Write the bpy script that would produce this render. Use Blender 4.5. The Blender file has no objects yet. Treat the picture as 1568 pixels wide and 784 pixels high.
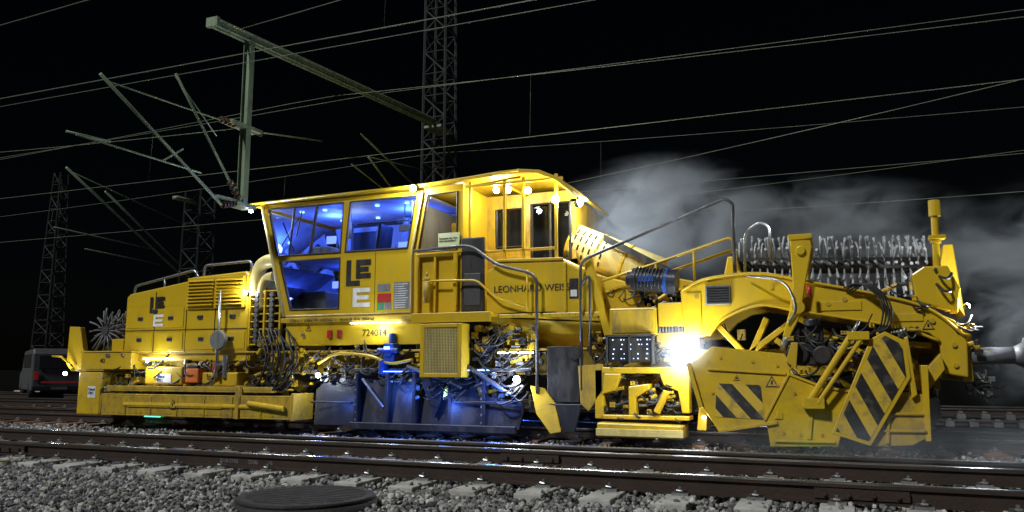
import bpy, math, random
import numpy as np
from mathutils import Vector
random.seed(7); np.random.seed(7)
sc = bpy.context.scene
sc.view_settings.view_transform='Standard'; sc.view_settings.look='None'; sc.view_settings.exposure=0

# ------------------------------------------------------------ materials
def newmat(name):
    m=bpy.data.materials.new(name); m.use_nodes=True
    nt=m.node_tree; return m,nt,nt.nodes['Principled BSDF']
def N(nt,t,**k):
    n=nt.nodes.new(t)
    for a,b in k.items(): setattr(n,a,b)
    return n
def paint(name,c1,c2,rough=.4,metal=0,scale=3.,lo=.45,hi=.75,bump=.15,bscale=40,spec=.5,stretch=(1,1,.35),coat=0,mud=0):
    m,nt,b=newmat(name); L=nt.links
    tc=N(nt,'ShaderNodeTexCoord'); mp=N(nt,'ShaderNodeMapping'); mp.inputs['Scale'].default_value=stretch
    L.new(tc.outputs['Object'],mp.inputs[0])
    n1=N(nt,'ShaderNodeTexNoise'); n1.inputs['Scale'].default_value=scale; n1.inputs['Detail'].default_value=8; n1.inputs['Roughness'].default_value=.65
    L.new(mp.outputs[0],n1.inputs['Vector'])
    mr=N(nt,'ShaderNodeMapRange'); mr.inputs[1].default_value=lo; mr.inputs[2].default_value=hi
    L.new(n1.outputs['Fac'],mr.inputs[0])
    mx=N(nt,'ShaderNodeMix',data_type='RGBA'); mx.inputs[6].default_value=(*c1,1); mx.inputs[7].default_value=(*c2,1)
    L.new(mr.outputs[0],mx.inputs[0]); col=mx.outputs[2]
    n2=N(nt,'ShaderNodeTexNoise'); n2.inputs['Scale'].default_value=bscale; n2.inputs['Detail'].default_value=4
    L.new(tc.outputs['Object'],n2.inputs['Vector'])
    if mud:
        ge=N(nt,'ShaderNodeNewGeometry'); sx=N(nt,'ShaderNodeSeparateXYZ'); L.new(ge.outputs['Position'],sx.inputs[0])
        hz=N(nt,'ShaderNodeMapRange'); hz.inputs[1].default_value=1.5; hz.inputs[2].default_value=-.1; hz.inputs[3].default_value=.0; hz.inputs[4].default_value=1; L.new(sx.outputs['Z'],hz.inputs[0])
        n3=N(nt,'ShaderNodeTexNoise'); n3.inputs['Scale'].default_value=4.5; n3.inputs['Detail'].default_value=10; n3.inputs['Roughness'].default_value=.72; L.new(ge.outputs['Position'],n3.inputs['Vector'])
        m3=N(nt,'ShaderNodeMapRange'); m3.inputs[1].default_value=.45; m3.inputs[2].default_value=.70; L.new(n3.outputs['Fac'],m3.inputs[0])
        mu=N(nt,'ShaderNodeMath',operation='MULTIPLY'); L.new(hz.outputs[0],mu.inputs[0]); L.new(m3.outputs[0],mu.inputs[1])
        mp2=N(nt,'ShaderNodeMapping'); mp2.inputs['Scale'].default_value=(14,14,.7); L.new(ge.outputs['Position'],mp2.inputs[0])
        n4=N(nt,'ShaderNodeTexNoise'); n4.inputs['Scale'].default_value=1; n4.inputs['Detail'].default_value=6; L.new(mp2.outputs[0],n4.inputs['Vector'])
        m4=N(nt,'ShaderNodeMapRange'); m4.inputs[1].default_value=.58; m4.inputs[2].default_value=.82; m4.inputs[4].default_value=.25; L.new(n4.outputs['Fac'],m4.inputs[0])
        ad=N(nt,'ShaderNodeMath',operation='MAXIMUM'); L.new(mu.outputs[0],ad.inputs[0]); L.new(m4.outputs[0],ad.inputs[1])
        m5=N(nt,'ShaderNodeMath',operation='MULTIPLY'); m5.inputs[1].default_value=mud; L.new(ad.outputs[0],m5.inputs[0])
        mx2=N(nt,'ShaderNodeMix',data_type='RGBA'); mx2.inputs[7].default_value=(.13,.095,.06,1); L.new(m5.outputs[0],mx2.inputs[0]); L.new(col,mx2.inputs[6]); col=mx2.outputs[2]
    L.new(col,b.inputs['Base Color'])
    mr2=N(nt,'ShaderNodeMapRange'); mr2.inputs[3].default_value=rough; mr2.inputs[4].default_value=min(1,rough+.35)
    L.new(mr.outputs[0],mr2.inputs[0]); L.new(mr2.outputs[0],b.inputs['Roughness'])
    b.inputs['Metallic'].default_value=metal; b.inputs['Specular IOR Level'].default_value=spec; b.inputs['Coat Weight'].default_value=coat; b.inputs['Coat Roughness'].default_value=.2
    bp=N(nt,'ShaderNodeBump'); bp.inputs['Strength'].default_value=bump; bp.inputs['Distance'].default_value=.01
    L.new(n2.outputs['Fac'],bp.inputs['Height']); L.new(bp.outputs[0],b.inputs['Normal'])
    return m
YEL=paint('yellow_paint',(.61,.40,.014),(.40,.26,.03),.34,scale=1.8,lo=.5,hi=.95,bump=.12,bscale=6,coat=.15,mud=.65)
YEL2=paint('yellow_paint_worn',(.50,.33,.02),(.13,.09,.04),.45,scale=5,lo=.46,hi=.78,bump=.25,bscale=25,mud=.85)
PALE=paint('pale_yellow_paint',(.66,.55,.22),(.4,.32,.10),.35,scale=4)
WHT=paint('white_paint',(.8,.8,.78),(.45,.43,.38),.4,scale=5)
VANP=paint('van_paint',(.09,.095,.10),(.05,.05,.05),.4,scale=5)
BLK=paint('black_steel',(.014,.014,.016),(.04,.035,.03),.45,scale=6)
RUB=paint('rubber',(.015,.015,.016),(.05,.048,.045),.45,scale=8)
STL=paint('steel',(.38,.39,.40),(.14,.12,.11),.3,metal=.8,scale=6)
DST=paint('dark_steel',(.11,.115,.13),(.05,.04,.035),.35,metal=.5,scale=5)
PLW=paint('plough_steel',(.035,.038,.05),(.10,.085,.075),.4,metal=.4,scale=3,lo=.5,hi=.8,bump=.3)
BUFG=paint('buffer_grey',(.13,.135,.15),(.06,.06,.06),.4,scale=5)
GALV=paint('galvanised_steel',(.22,.29,.19),(.10,.13,.09),.55,metal=.2,scale=6)
MASTM=paint('mast_steel',(.07,.075,.075),(.03,.03,.03),.6,metal=.2,scale=4)
WIRE=paint('wire_copper',(.20,.23,.16),(.11,.13,.10),.45,metal=.3,scale=1)
BLUE=paint('blue_paint',(.02,.07,.30),(.01,.03,.12),.35,scale=5)
RED=paint('red_paint',(.5,.02,.02),(.2,.02,.02),.4)
ORG=paint('orange_paint',(.7,.17,.02),(.3,.08,.02),.4)
GRN=paint('green_sign',(.02,.3,.12),(.02,.2,.1),.4)
GREY=paint('grey_panel',(.2,.21,.22),(.1,.1,.1),.5,scale=10)
HOSE=paint('brush_hose',(.42,.43,.45),(.12,.12,.13),.5,scale=14,lo=.40,hi=.68)
HOSED=paint('brush_hose_dark',(.22,.23,.25),(.05,.05,.055),.5,scale=14,lo=.38,hi=.65)
CERAM=paint('insulator',(.10,.055,.035),(.05,.03,.02),.25)
CONC=paint('concrete',(.48,.47,.44),(.24,.23,.21),.85,scale=5,bump=.5,bscale=50,stretch=(1,1,1))
RUST=paint('rail_rust',(.06,.040,.032),(.025,.02,.018),.5,metal=.4,scale=4,bump=.4,stretch=(.5,1,1))
RAILT=paint('rail_head',(.34,.35,.38),(.13,.115,.10),.2,metal=.9,scale=6,stretch=(.15,1,1))
LINING=paint('interior_panel',(.5,.51,.54),(.35,.36,.4),.6)
WOODS=paint('interior_grey',(.25,.26,.3),(.12,.12,.14),.6)

def emis(name,c,s):
    m,nt,b=newmat(name); b.inputs['Base Color'].default_value=(*c,1); b.inputs['Emission Color'].default_value=(*c,1); b.inputs['Emission Strength'].default_value=s; return m
LAMP=emis('lamp_glass',(.92,.97,1),60); LEDB=emis('blue_led',(.1,.22,1),12); LEDW=emis('white_led',(.82,.9,1),9)
LEDD=emis('led_dots',(.45,.6,1),2.6); LEDG=emis('green_led',(.1,1,.4),3); LEDR=emis('red_led',(1,.05,.03),.8); WARML=emis('warm_lamp',(1,.75,.4),14)
TAILR=emis('tail_lamp_red',(.35,.02,.015),.12)
SCRN=emis('monitor_screen',(.2,.3,1),2.2)
def glass():
    m,nt,b=newmat('window_glass'); nt.nodes.remove(b)
    tr=N(nt,'ShaderNodeBsdfTransparent'); tr.inputs[0].default_value=(.66,.71,.77,1)
    gl=N(nt,'ShaderNodeBsdfGlossy'); gl.inputs['Roughness'].default_value=.03
    fr=N(nt,'ShaderNodeLayerWeight'); fr.inputs[0].default_value=.25
    mx=N(nt,'ShaderNodeMixShader'); nt.links.new(fr.outputs['Fresnel'],mx.inputs[0]); nt.links.new(tr.outputs[0],mx.inputs[1]); nt.links.new(gl.outputs[0],mx.inputs[2])
    nt.links.new(mx.outputs[0],nt.nodes['Material Output'].inputs[0]); return m
GLS=glass()
def hazard(ax,az,per):
    m,nt,b=newmat('hazard_stripes'); L=nt.links
    tc=N(nt,'ShaderNodeTexCoord'); d=N(nt,'ShaderNodeVectorMath',operation='DOT_PRODUCT'); d.inputs[1].default_value=(ax/per,0,az/per)
    L.new(tc.outputs['Object'],d.inputs[0]); f=N(nt,'ShaderNodeMath',operation='FRACT'); L.new(d.outputs['Value'],f.inputs[0])
    g=N(nt,'ShaderNodeMath',operation='GREATER_THAN'); g.inputs[1].default_value=.5; L.new(f.outputs[0],g.inputs[0])
    n=N(nt,'ShaderNodeTexNoise'); n.inputs['Scale'].default_value=9; n.inputs['Detail'].default_value=8; L.new(tc.outputs['Object'],n.inputs['Vector'])
    mx=N(nt,'ShaderNodeMix',data_type='RGBA'); mx.inputs[6].default_value=(.6,.40,.03,1); mx.inputs[7].default_value=(.014,.014,.014,1); L.new(g.outputs[0],mx.inputs[0])
    mr=N(nt,'ShaderNodeMapRange'); mr.inputs[1].default_value=.48; mr.inputs[2].default_value=.72; mr.inputs[4].default_value=.7; L.new(n.outputs['Fac'],mr.inputs[0])
    m2=N(nt,'ShaderNodeMix',data_type='RGBA'); m2.inputs[7].default_value=(.12,.1,.07,1); L.new(mr.outputs[0],m2.inputs[0]); L.new(mx.outputs[2],m2.inputs[6])
    L.new(m2.outputs[2],b.inputs['Base Color']); b.inputs['Roughness'].default_value=.5; return m
HAZ=hazard(.75,.66,.24); HAZ2=hazard(.88,.42,.27)

# ------------------------------------------------------------ geometry helpers
class G:
    def __init__(s): s.v=[]; s.f=[]; s.n=0
    def add(s,v,f):
        s.v.extend([tuple(p) for p in v]); s.f.extend([tuple(i+s.n for i in q) for q in f]); s.n+=len(v)
    def box(s,x0,x1,y0,y1,z0,z1):
        s.add([(x0,y0,z0),(x1,y0,z0),(x1,y1,z0),(x0,y1,z0),(x0,y0,z1),(x1,y0,z1),(x1,y1,z1),(x0,y1,z1)],
              [(0,3,2,1),(4,5,6,7),(0,1,5,4),(1,2,6,5),(2,3,7,6),(3,0,4,7)])
    def prism(s,pts,y0,y1):
        a=sum(pts[i][0]*pts[(i+1)%len(pts)][1]-pts[(i+1)%len(pts)][0]*pts[i][1] for i in range(len(pts)))
        if a<0: pts=pts[::-1]
        n=len(pts); v=[(p[0],y0,p[1]) for p in pts]+[(p[0],y1,p[1]) for p in pts]
        s.add(v,[tuple(range(n)),tuple(range(2*n-1,n-1,-1))]+[((i+1)%n,i,n+i,n+(i+1)%n) for i in range(n)])
    def tube(s,pts,r,seg=8,r2=None):
        P=[Vector(p) for p in pts]; n=len(P); r2=r if r2 is None else r2
        T=[]
        for i in range(n):
            a=P[max(i-1,0)]; b=P[min(i+1,n-1)]; d=(b-a); T.append(d.normalized() if d.length>1e-9 else Vector((0,0,1)))
        up=Vector((0,0,1)) if abs(T[0].z)<.9 else Vector((1,0,0))
        U=T[0].cross(up).normalized(); v=[];
        for i in range(n):
            if i: U=(U-T[i]*U.dot(T[i])); U=U.normalized() if U.length>1e-6 else T[i].orthogonal().normalized()
            W=T[i].cross(U); rr=r+(r2-r)*i/max(1,n-1)
            k=1.0
            if 0<i<n-1:
                c=(P[i]-P[i-1]).normalized().dot((P[i+1]-P[i]).normalized()); k=1/max(.75,math.sqrt(max(.01,(1+c)/2)))
            for j in range(seg):
                t=2*math.pi*j/seg; v.append(P[i]+(U*math.cos(t)+W*math.sin(t))*rr*k)
        f=[tuple(range(seg-1,-1,-1)),tuple(range((n-1)*seg,n*seg))]
        for i in range(n-1):
            for j in range(seg):
                a=i*seg+j; b=i*seg+(j+1)%seg; f.append((a,b,b+seg,a+seg))
        s.add(v,f)
    def sphere(s,c,r,n=10):
        v=[];f=[]
        for i in range(n+1):
            for j in range(2*n):
                a=math.pi*i/n;b=math.pi*j/n; v.append((c[0]+r*math.sin(a)*math.cos(b),c[1]+r*math.sin(a)*math.sin(b),c[2]+r*math.cos(a)))
        for i in range(n):
            for j in range(2*n):
                a=i*2*n+j;b=i*2*n+(j+1)%(2*n); f.append((a,a+2*n,b+2*n,b))
        s.add(v,f)
    def done(s,name,parent,mat,bev=0,smooth=False):
        me=bpy.data.meshes.new(name); me.from_pydata(s.v,[],s.f); me.materials.append(mat)
        o=bpy.data.objects.new(name,me); sc.collection.objects.link(o)
        if parent: o.parent=parent
        if smooth:
            me.polygons.foreach_set('use_smooth',[len(p.vertices)<5 for p in me.polygons])
        if bev:
            b=o.modifiers.new('b','BEVEL'); b.width=bev; b.segments=2; b.limit_method='ANGLE'; b.angle_limit=math.radians(40)
        return o
def lean(objs,kz,zr,kx=0,xr=0):
    """tilt sheet-metal parts out of the vertical plane"""
    for o in objs:
        for v in o.data.vertices: v.co.y+=kz*(v.co.z-zr)+kx*(v.co.x-xr)
def empty(name):
    o=bpy.data.objects.new(name,None); sc.collection.objects.link(o); return o
def box(n,p,x0,x1,y0,y1,z0,z1,m,bev=.012):
    g=G(); g.box(x0,x1,y0,y1,z0,z1); return g.done(n,p,m,bev)
def prism(n,p,pts,y0,y1,m,bev=.012):
    g=G(); g.prism(pts,y0,y1); return g.done(n,p,m,bev)
def tube(n,p,pts,r,m,seg=12,r2=None):
    g=G(); g.tube(pts,r,seg,r2); return g.done(n,p,m,smooth=True)
def smooth(pts,k=6):
    P=[Vector(p) for p in pts]; Q=[P[0]*2-P[1]]+P+[P[-1]*2-P[-2]]; out=[]
    for i in range(1,len(Q)-2):
        for j in range(k):
            t=j/k; a,b,c,d=Q[i-1],Q[i],Q[i+1],Q[i+2]
            out.append(.5*((2*b)+(c-a)*t+(2*a-5*b+4*c-d)*t*t+(3*b-a-3*c+d)*t**3))
    out.append(P[-1]); return out
def rounded(pts,r=.12):
    P=[Vector(p) for p in pts]; out=[P[0]]
    for i in range(1,len(P)-1):
        a=(P[i-1]-P[i]); b=(P[i+1]-P[i]); ra=min(r,a.length*.45,b.length*.45); A=P[i]+a.normalized()*ra; B=P[i]+b.normalized()*ra
        for t in (0,.25,.5,.75,1): out.append((1-t)**2*A+2*t*(1-t)*P[i]+t*t*B)
    out.append(P[-1]); return out
def text(n,p,s,x,y,z,size,m,ext=.002,rot=(math.pi/2,0,0),align='LEFT'):
    c=bpy.data.curves.new(n,'FONT'); c.body=s; c.size=size; c.extrude=ext; c.align_x=align; c.materials.append(m)
    o=bpy.data.objects.new(n,c); sc.collection.objects.link(o); o.location=(x,y,z); o.rotation_euler=rot; o.parent=p; return o
def lamp(n,p,loc,W,col=(.9,.96,1),r=.05,spot=None,d=None,blend=.6):
    l=bpy.data.lights.new(n,'SPOT' if spot else 'POINT'); l.energy=W; l.color=col; l.shadow_soft_size=r
    o=bpy.data.objects.new(n,l); sc.collection.objects.link(o); o.location=loc; o.parent=p
    if spot:
        l.spot_size=math.radians(spot); l.spot_blend=blend; o.rotation_euler=Vector(d).to_track_quat('-Z','Y').to_euler()
    return o

M=empty('ballast_regulator_machine')
def clutter(name,x0,x1,y0,y1,z0,z1,n,sz=.12,mats=None,hoses=4,hl=1.0):
    mats=mats or [YEL2,YEL2,YEL,BLK,STL,DST]
    gs={}
    for i in range(n):
        m=random.choice(mats); g=gs.setdefault(m.name,(G(),m))[0]
        x=random.uniform(x0,x1);y=random.uniform(y0,y1);z=random.uniform(z0,z1); k=random.random()
        a,b,c=[random.uniform(.3,1)*sz for _ in range(3)]
        if k<.42:
            g.box(x-a,x+a,y-b,y+b,z-c,z+c*.6)
            for bx in (-.7,.7):
                for bz in (-.7,.35): g.tube([(x+bx*a,y-b-.012,z+bz*c),(x+bx*a,y-b,z+bz*c)],.012,6)
        elif k<.62: g.tube([(x,y-b,z),(x,y+b,z)],a*.7,16); g.tube([(x,y-b-.015,z),(x,y-b,z)],a*.3,8)
        elif k<.75: g.tube([(x-a*1.6,y,z),(x+a*1.6,y,z)],c*.5,14); g.tube([(x-a*1.7,y,z),(x-a*1.3,y,z)],c*.62,14)
        elif k<.88: g.tube([(x,y,z-c*1.4),(x,y,z+c*1.4)],a*.35,10); g.box(x-a*.5,x+a*.5,y-.02,y+.02,z-c*.2,z+c*.2)
        else:
            g.tube([(x-a*2.2,y,z-c),(x+a*2.2,y,z+c)],.03,10)
    for k,(g,m) in gs.items(): g.done(name+'_'+m.name,M,m,.005)
    g=G()
    for i in range(hoses):
        x=random.uniform(x0,x1);z=random.uniform(z0,z1);y=y0-random.uniform(0,.06);w=random.uniform(.2,.6)*random.choice([-1,1])*hl;h=random.uniform(-.3,.22)*hl
        if x+w>x1+.05 or x+w<x0-.05: w=-w
        g.tube(smooth([(x,y+.15,z),(x+w*.15,y,z-.1*hl),(x+w*.6,y-.03,z-.15*hl+h*.5),(x+w,y+.1,z+h)]),random.choice([.009,.013,.017]),8)
    if hoses: g.done(name+'_hoses',M,RUB,smooth=True)

# ------------------------------------------------------------ chassis
for y in (.35,2.45):
    g=G(); g.box(-7.1,7.0,y+.08,y+.12,.85,1.15); g.box(-7.1,7.0,y,y+.2,1.15,1.18); g.box(-7.1,7.0,y,y+.2,.82,.85); g.done('chassis_beam',M,YEL2,.004)
g=G()
for i in range(28): g.box(-7.0+i*.5,-6.9+i*.5,.56,2.44,.88,1.12)
g.done('chassis_cross_members',M,YEL2)
box('deck_plate',M,-7.0,3.0,.06,2.94,1.185,1.22,YEL2)
def wheel(x):
    for y in (.7,2.2):
        g=G(); g.tube([(x,y-.02,.42),(x,y+.11,.42)],.42,40); g.tube([(x,y+.11,.42),(x,y+.14,.42)],.46,40); g.tube([(x,y-.06,.42),(x,y-.02,.42)],.12,20); g.tube([(x,y-.03,.42),(x,y-.02,.42)],.36,40); g.done('wheel',M,STL,smooth=False)
    tube('axle',M,[(x,.8,.42),(x,2.2,.42)],.08,DST)
    g=G(); g.box(x-.2,x+.2,.5,.66,.28,.6); g.box(x-.45,x+.45,.55,.62,.62,.8); g.done('axle_box',M,YEL2,.02)
for x in (-6.65,-4.35,3.1,6.55): wheel(x)

# ------------------------------------------------------------ left end
prism('end_arm_plate',M,[(-8.43,1.75),(-8.14,1.73),(-8.02,1.3),(-7.8,1.0),(-7.9,.86),(-8.3,.86),(-8.45,1.0)],.1,.22,YEL,.01)
prism('end_arm_plate_far',M,[(-8.43,1.75),(-8.14,1.73),(-8.02,1.3),(-7.8,1.0),(-7.9,.86),(-8.45,1.0)],2.4,2.5,YEL,.01)
tube('brush_hub',M,[(-7.65,.25,1.66),(-7.65,2.4,1.66)],.09,DST,20)
g=G()
for i in range(14):
    y=.28+i*.15
    for j in range(16):
        a=j*2*math.pi/16+i*.09+random.uniform(-.08,.08); l=random.uniform(.40,.5); dy=random.uniform(-.05,.05)
        c,s_=math.cos(a),math.sin(a)
        g.tube([(-7.65+c*.07,y,1.66+s_*.07),(-7.65+c*l*.6,y+dy*.5,1.66+s_*l*.6),(-7.65+c*l+.03*s_,y+dy,1.66+s_*l-.04)],.012,6,.02)
g.done('brush_hoses_end',M,HOSED,smooth=True)
box('tool_box',M,-7.85,-6.55,-.06,.5,.9,1.22,YEL)
box('tool_box_lid',M,-7.87,-6.53,-.08,.52,1.225,1.25,YEL)
g=G(); g.box(-7.2,-7.1,-.085,-.06,1.14,1.2); g.box(-6.8,-6.74,-.085,-.06,1.14,1.2); g.done('tool_box_latches',M,STL,.004)
text('box_label',M,'40',-7.35,-.065,1.02,.13,BLK)
box('corner_tank',M,-7.9,-7.3,-.05,.6,.04,.86,YEL,.03)
box('corner_tank_step',M,-7.95,-7.25,-.07,.5,.87,.895,YEL2)
box('tank_decal',M,-7.62,-7.42,-.055,-.052,.36,.58,WHT,0)
text('tank_decal_text',M,'Diesel\n728 l',-7.61,-.06,.5,.07,BLUE)
box('end_bracket',M,-7.2,-6.9,.05,.4,1.25,1.48,YEL)
tube('end_buffer_shaft',M,[(-8.5,.75,1.05),(-7.9,.75,1.05)],.1,DST,20)
tube('end_buffer_plate',M,[(-8.55,.75,1.05),(-8.5,.75,1.05)],.22,DST,28)
tube('end_lamp_stalk',M,[(-8.2,.05,.95),(-8.45,-.02,1.15),(-8.7,-.02,1.16)],.02,YEL)
clutter('end_fittings',-7.2,-6.6,.0,.3,.5,1.2,14,.08)

# ------------------------------------------------------------ engine hood
prism('engine_hood',M,[(-6.9,1.2),(-6.9,2.28),(-6.82,2.34),(-5.4,2.53),(-5.3,2.6),(-4.05,2.66),(-3.95,2.6),(-3.95,1.2)],.06,2.9,YEL,.03)
g=G()
for x in (-6.15,-5.38,-4.7): g.box(x-.007,x+.007,.052,.058,1.22,2.0 if x>-5.4 else 2.35)
g.box(-6.88,-3.97,.052,.058,1.62,1.634); g.done('hood_panel_gaps',M,BLK)
g=G()
for x in (-6.52,-5.77,-5.04,-4.33):
    g.box(x-.33,x+.33,.05,.056,1.26,1.58); 
for x in (-6.52,-5.77): g.box(x-.33,x+.33,.05,.056,1.68,2.05)
g.done('hood_door_panels',M,YEL,.003)
g=G(); g.box(-5.36,-4.02,.02,.056,2.0,2.58); g.done('louvre_frame',M,YEL,.01)
g=G()
for c in (-5.33,-4.67):
    for i in range(8):
        z=2.05+i*.063; g.add([(c,.018,z),(c+.6,.018,z),(c+.6,-.03,z+.012),(c,-.03,z+.012),(c,.018,z+.045),(c+.6,.018,z+.045)],[(0,1,2,3),(3,2,5,4),(0,3,4),(1,5,2),(0,4,5,1)])
g.done('louvre_slats',M,YEL)
g=G()
for c in (-5.33,-4.67):
    for i in range(8): g.box(c,c+.6,.0165,.0185,2.045+i*.063,2.06+i*.063)
g.done('louvre_gaps',M,BLK)
g=G(); g2=G()
for x,z in [(-6.5,1.85),(-6.5,1.45),(-5.75,1.85),(-5.75,1.45),(-5.05,1.85),(-5.0,1.45),(-4.3,1.85),(-4.3,1.45)]:
    g.box(x-.06,x+.06,.035,.058,z-.035,z+.035); g2.box(x-.04,x+.04,.028,.036,z-.012,z+.012)
g.done('hood_latches',M,DST,.006); g2.done('hood_latch_recess',M,BLK)
g=G(); g.tube(rounded([(-6.8,.15,2.3),(-6.8,.15,2.5),(-5.3,.15,2.75),(-5.22,.15,2.55)],.1),.025,10); g.tube(rounded([(-5.1,.15,2.62),(-5.1,.15,2.82),(-4.0,.15,2.85),(-4.0,.15,2.65)],.1),.025,10)
g.tube(rounded([(-6.8,2.7,2.3),(-6.8,2.7,2.5),(-5.3,2.7,2.75),(-5.22,2.7,2.55)],.1),.025,10); g.tube([(-6.05,.15,2.4),(-6.05,.15,2.62)],.02)
g.done('hood_handrail',M,STL,smooth=True)
def logo(x,z,s,y,wx=1.0):
    g=G(); b=lambda a,c,d,e:g.box(x+a*s*wx,x+c*s*wx,y-.004,y,z+d*s,z+e*s)
    b(0,.14,.45,1.0);b(.14,.42,.45,.56)
    b(.30,.42,.60,1.0);b(.42,.75,.88,1.0);b(.42,.68,.745,.845);b(.42,.75,.60,.71)
    g.done('logo_dark',M,BLK)
    g=G(); b=lambda a,c,d,e:g.box(x+a*s*wx,x+c*s*wx,y-.004,y,z+d*s,z+e*s)
    b(.22,.34,.0,.4);b(.34,.75,.0,.09);b(.34,.7,.155,.245);b(.34,.75,.31,.4)
    g.done('logo_white',M,WHT)
logo(-6.28,1.70,.56,.047,.85); logo(-1.86,1.93,.80,-.004,.8)
tube('vertical_pipe',M,[(-4.5,-.06,.75),(-4.5,-.06,2.3)],.028,STL)
g=G(); g.tube([(-4.47,-.12,1.42),(-4.47,-.04,1.42)],.17,28); g.tube([(-4.47,-.04,1.42),(-4.47,.03,1.42)],.07,20); g.done('hose_reel',M,GREY,.01)
tube('intake_elbow',M,smooth([(-3.86,.15,2.2),(-3.86,.15,2.55),(-3.78,.15,2.75),(-3.6,.15,2.83),(-3.35,.15,2.8)]),.12,PALE,20)
tube('intake_elbow_inner',M,smooth([(-3.70,.1,1.95),(-3.70,.1,2.3),(-3.62,.1,2.5),(-3.45,.1,2.55)]),.08,PALE,20)
box('cooler_core',M,-3.93,-3.2,.1,.7,1.25,2.35,BLK,.02)
g=G()
for x in (-3.9,-3.58,-3.24): g.box(x-.02,x+.02,.03,.12,1.3,2.3)
for i in range(8): g.box(-3.9,-3.24,.04,.1,1.32+i*.135,1.345+i*.135)
g.done('cooler_ladder',M,YEL,.006)
g=G()
for i in range(10):
    for x in (-3.74,-3.41): g.tube([(x,.0,1.4+i*.09),(x,.06,1.4+i*.09)],.045,14)
g.done('cooler_rings',M,STL)

# under-hood equipment
box('frame_side_left',M,-6.9,-3.9,.1,.2,1.05,1.19,YEL)
box('diesel_tank',M,-6.25,-5.35,.0,.6,.62,.95,YEL,.03)
box('diesel_label',M,-5.95,-5.6,-.01,-.004,.66,.82,WHT,0); text('diesel_text',M,'Diesel\n850 l',-5.93,-.016,.75,.07,BLUE)
box('orange_case',M,-5.25,-4.95,-.02,.25,.66,.92,ORG,.02); box('black_case',M,-5.23,-4.97,-.025,.25,.925,.97,BLK,.01)
box('red_box',M,-4.62,-4.5,-.04,.1,.85,.97,RED); box('aux_tank',M,-4.9,-4.1,.02,.5,.6,.85,YEL,.03)
box('work_light_bar',M,-6.3,-5.6,-.02,.03,1.09,1.11,LEDW,0)
lamp('work_light_bar_glow',M,(-5.9,-.12,1.0),9,(.8,.9,1),.12)
g=G(); g.tube([(-5.35,.1,1.0),(-5.35,.1,1.08)],.05,12); g.tube([(-4.7,.05,.6),(-4.45,-.05,1.0)],.045,12); g.tube([(-4.38,.02,.75),(-4.38,.02,1.15)],.05,14); g.done('filter_housings',M,STL)
clutter('underhood_fittings',-6.8,-3.6,.05,.35,.6,1.12,100,.058,hoses=16)
clutter('underhood_back',-6.9,-2.6,.6,1.2,.4,1.2,40,.16,mats=[BLK,DST,YEL2],hoses=4)
g=G()
g.box(-7.0,-3.2,-.16,.1,.5,.53); g.box(-7.0,-3.2,-.165,-.14,.53,.6); g.box(-7.1,-2.72,-.2,-.17,.09,.42); g.box(-7.1,-2.72,-.2,.15,.42,.45); g.box(-7.1,-2.72,-.2,.15,.06,.09)
for i in range(8): g.box(-7.1+i*.62,-7.07+i*.62,-.215,.1,.08,.43)
g.done('side_step_beam',M,YEL2,.008)
g=G(); g.box(-6.4,-4.2,-.225,-.205,.22,.3); g.tube([(-6.5,-.19,.26),(-3.3,-.19,.26)],.045,12); g.tube([(-3.6,-.25,.32),(-2.85,-.25,.24)],.05,12); g.done('step_cylinder',M,YEL,.005)
g=G(); g.box(-2.72,-2.66,-.25,.3,.05,.5); g.box(-3.9,-3.82,-.24,.2,.05,.62); g.done('step_ends',M,YEL2,.01)
g=G()
for i in range(30): g.tube([(-6.9+i*.14,-.21,.12),(-6.9+i*.14,-.2,.12)],.009,6); g.tube([(-6.9+i*.14,-.21,.39),(-6.9+i*.14,-.2,.39)],.009,6)
g.done('step_bolts',M,YEL2)
def warn(x,z,s,y):
    return [prism('warning_triangle_edge',M,[(x-s,z-s*.8),(x+s,z-s*.8),(x,z+s)],y-.003,y,BLK,0),
    prism('warning_triangle',M,[(x-s*.72,z-s*.64),(x+s*.72,z-s*.64),(x,z+s*.68)],y-.006,y-.003,YEL,0),
    box('warning_mark',M,x-.012,x+.012,y-.008,y-.006,z-s*.4,z+s*.25,BLK,0)]
warn(-5.3,.28,.09,-.228); warn(-2.6,1.60,.06,-.0)

g=G()
for i in range(9):
    x=-3.7+i*.08
    g.tube(smooth([(x,.05,1.55+random.uniform(-.1,.2)),(x+.15,-.06,1.5+random.uniform(-.1,.1)),(x+.32+random.uniform(0,.15),-.12-random.uniform(0,.05),1.1),(x+.2,-.1,.75+random.uniform(-.1,.15)),(x-.05+random.uniform(-.1,.1),.0,.55)]),.016,8)
g.done('hydraulic_hoses',M,RUB,smooth=True)
clutter('cab_front_fittings',-3.7,-2.6,.0,.3,.55,1.5,70,.062,hoses=10,mats=[YEL,YEL2,YEL,STL,DST])

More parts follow.
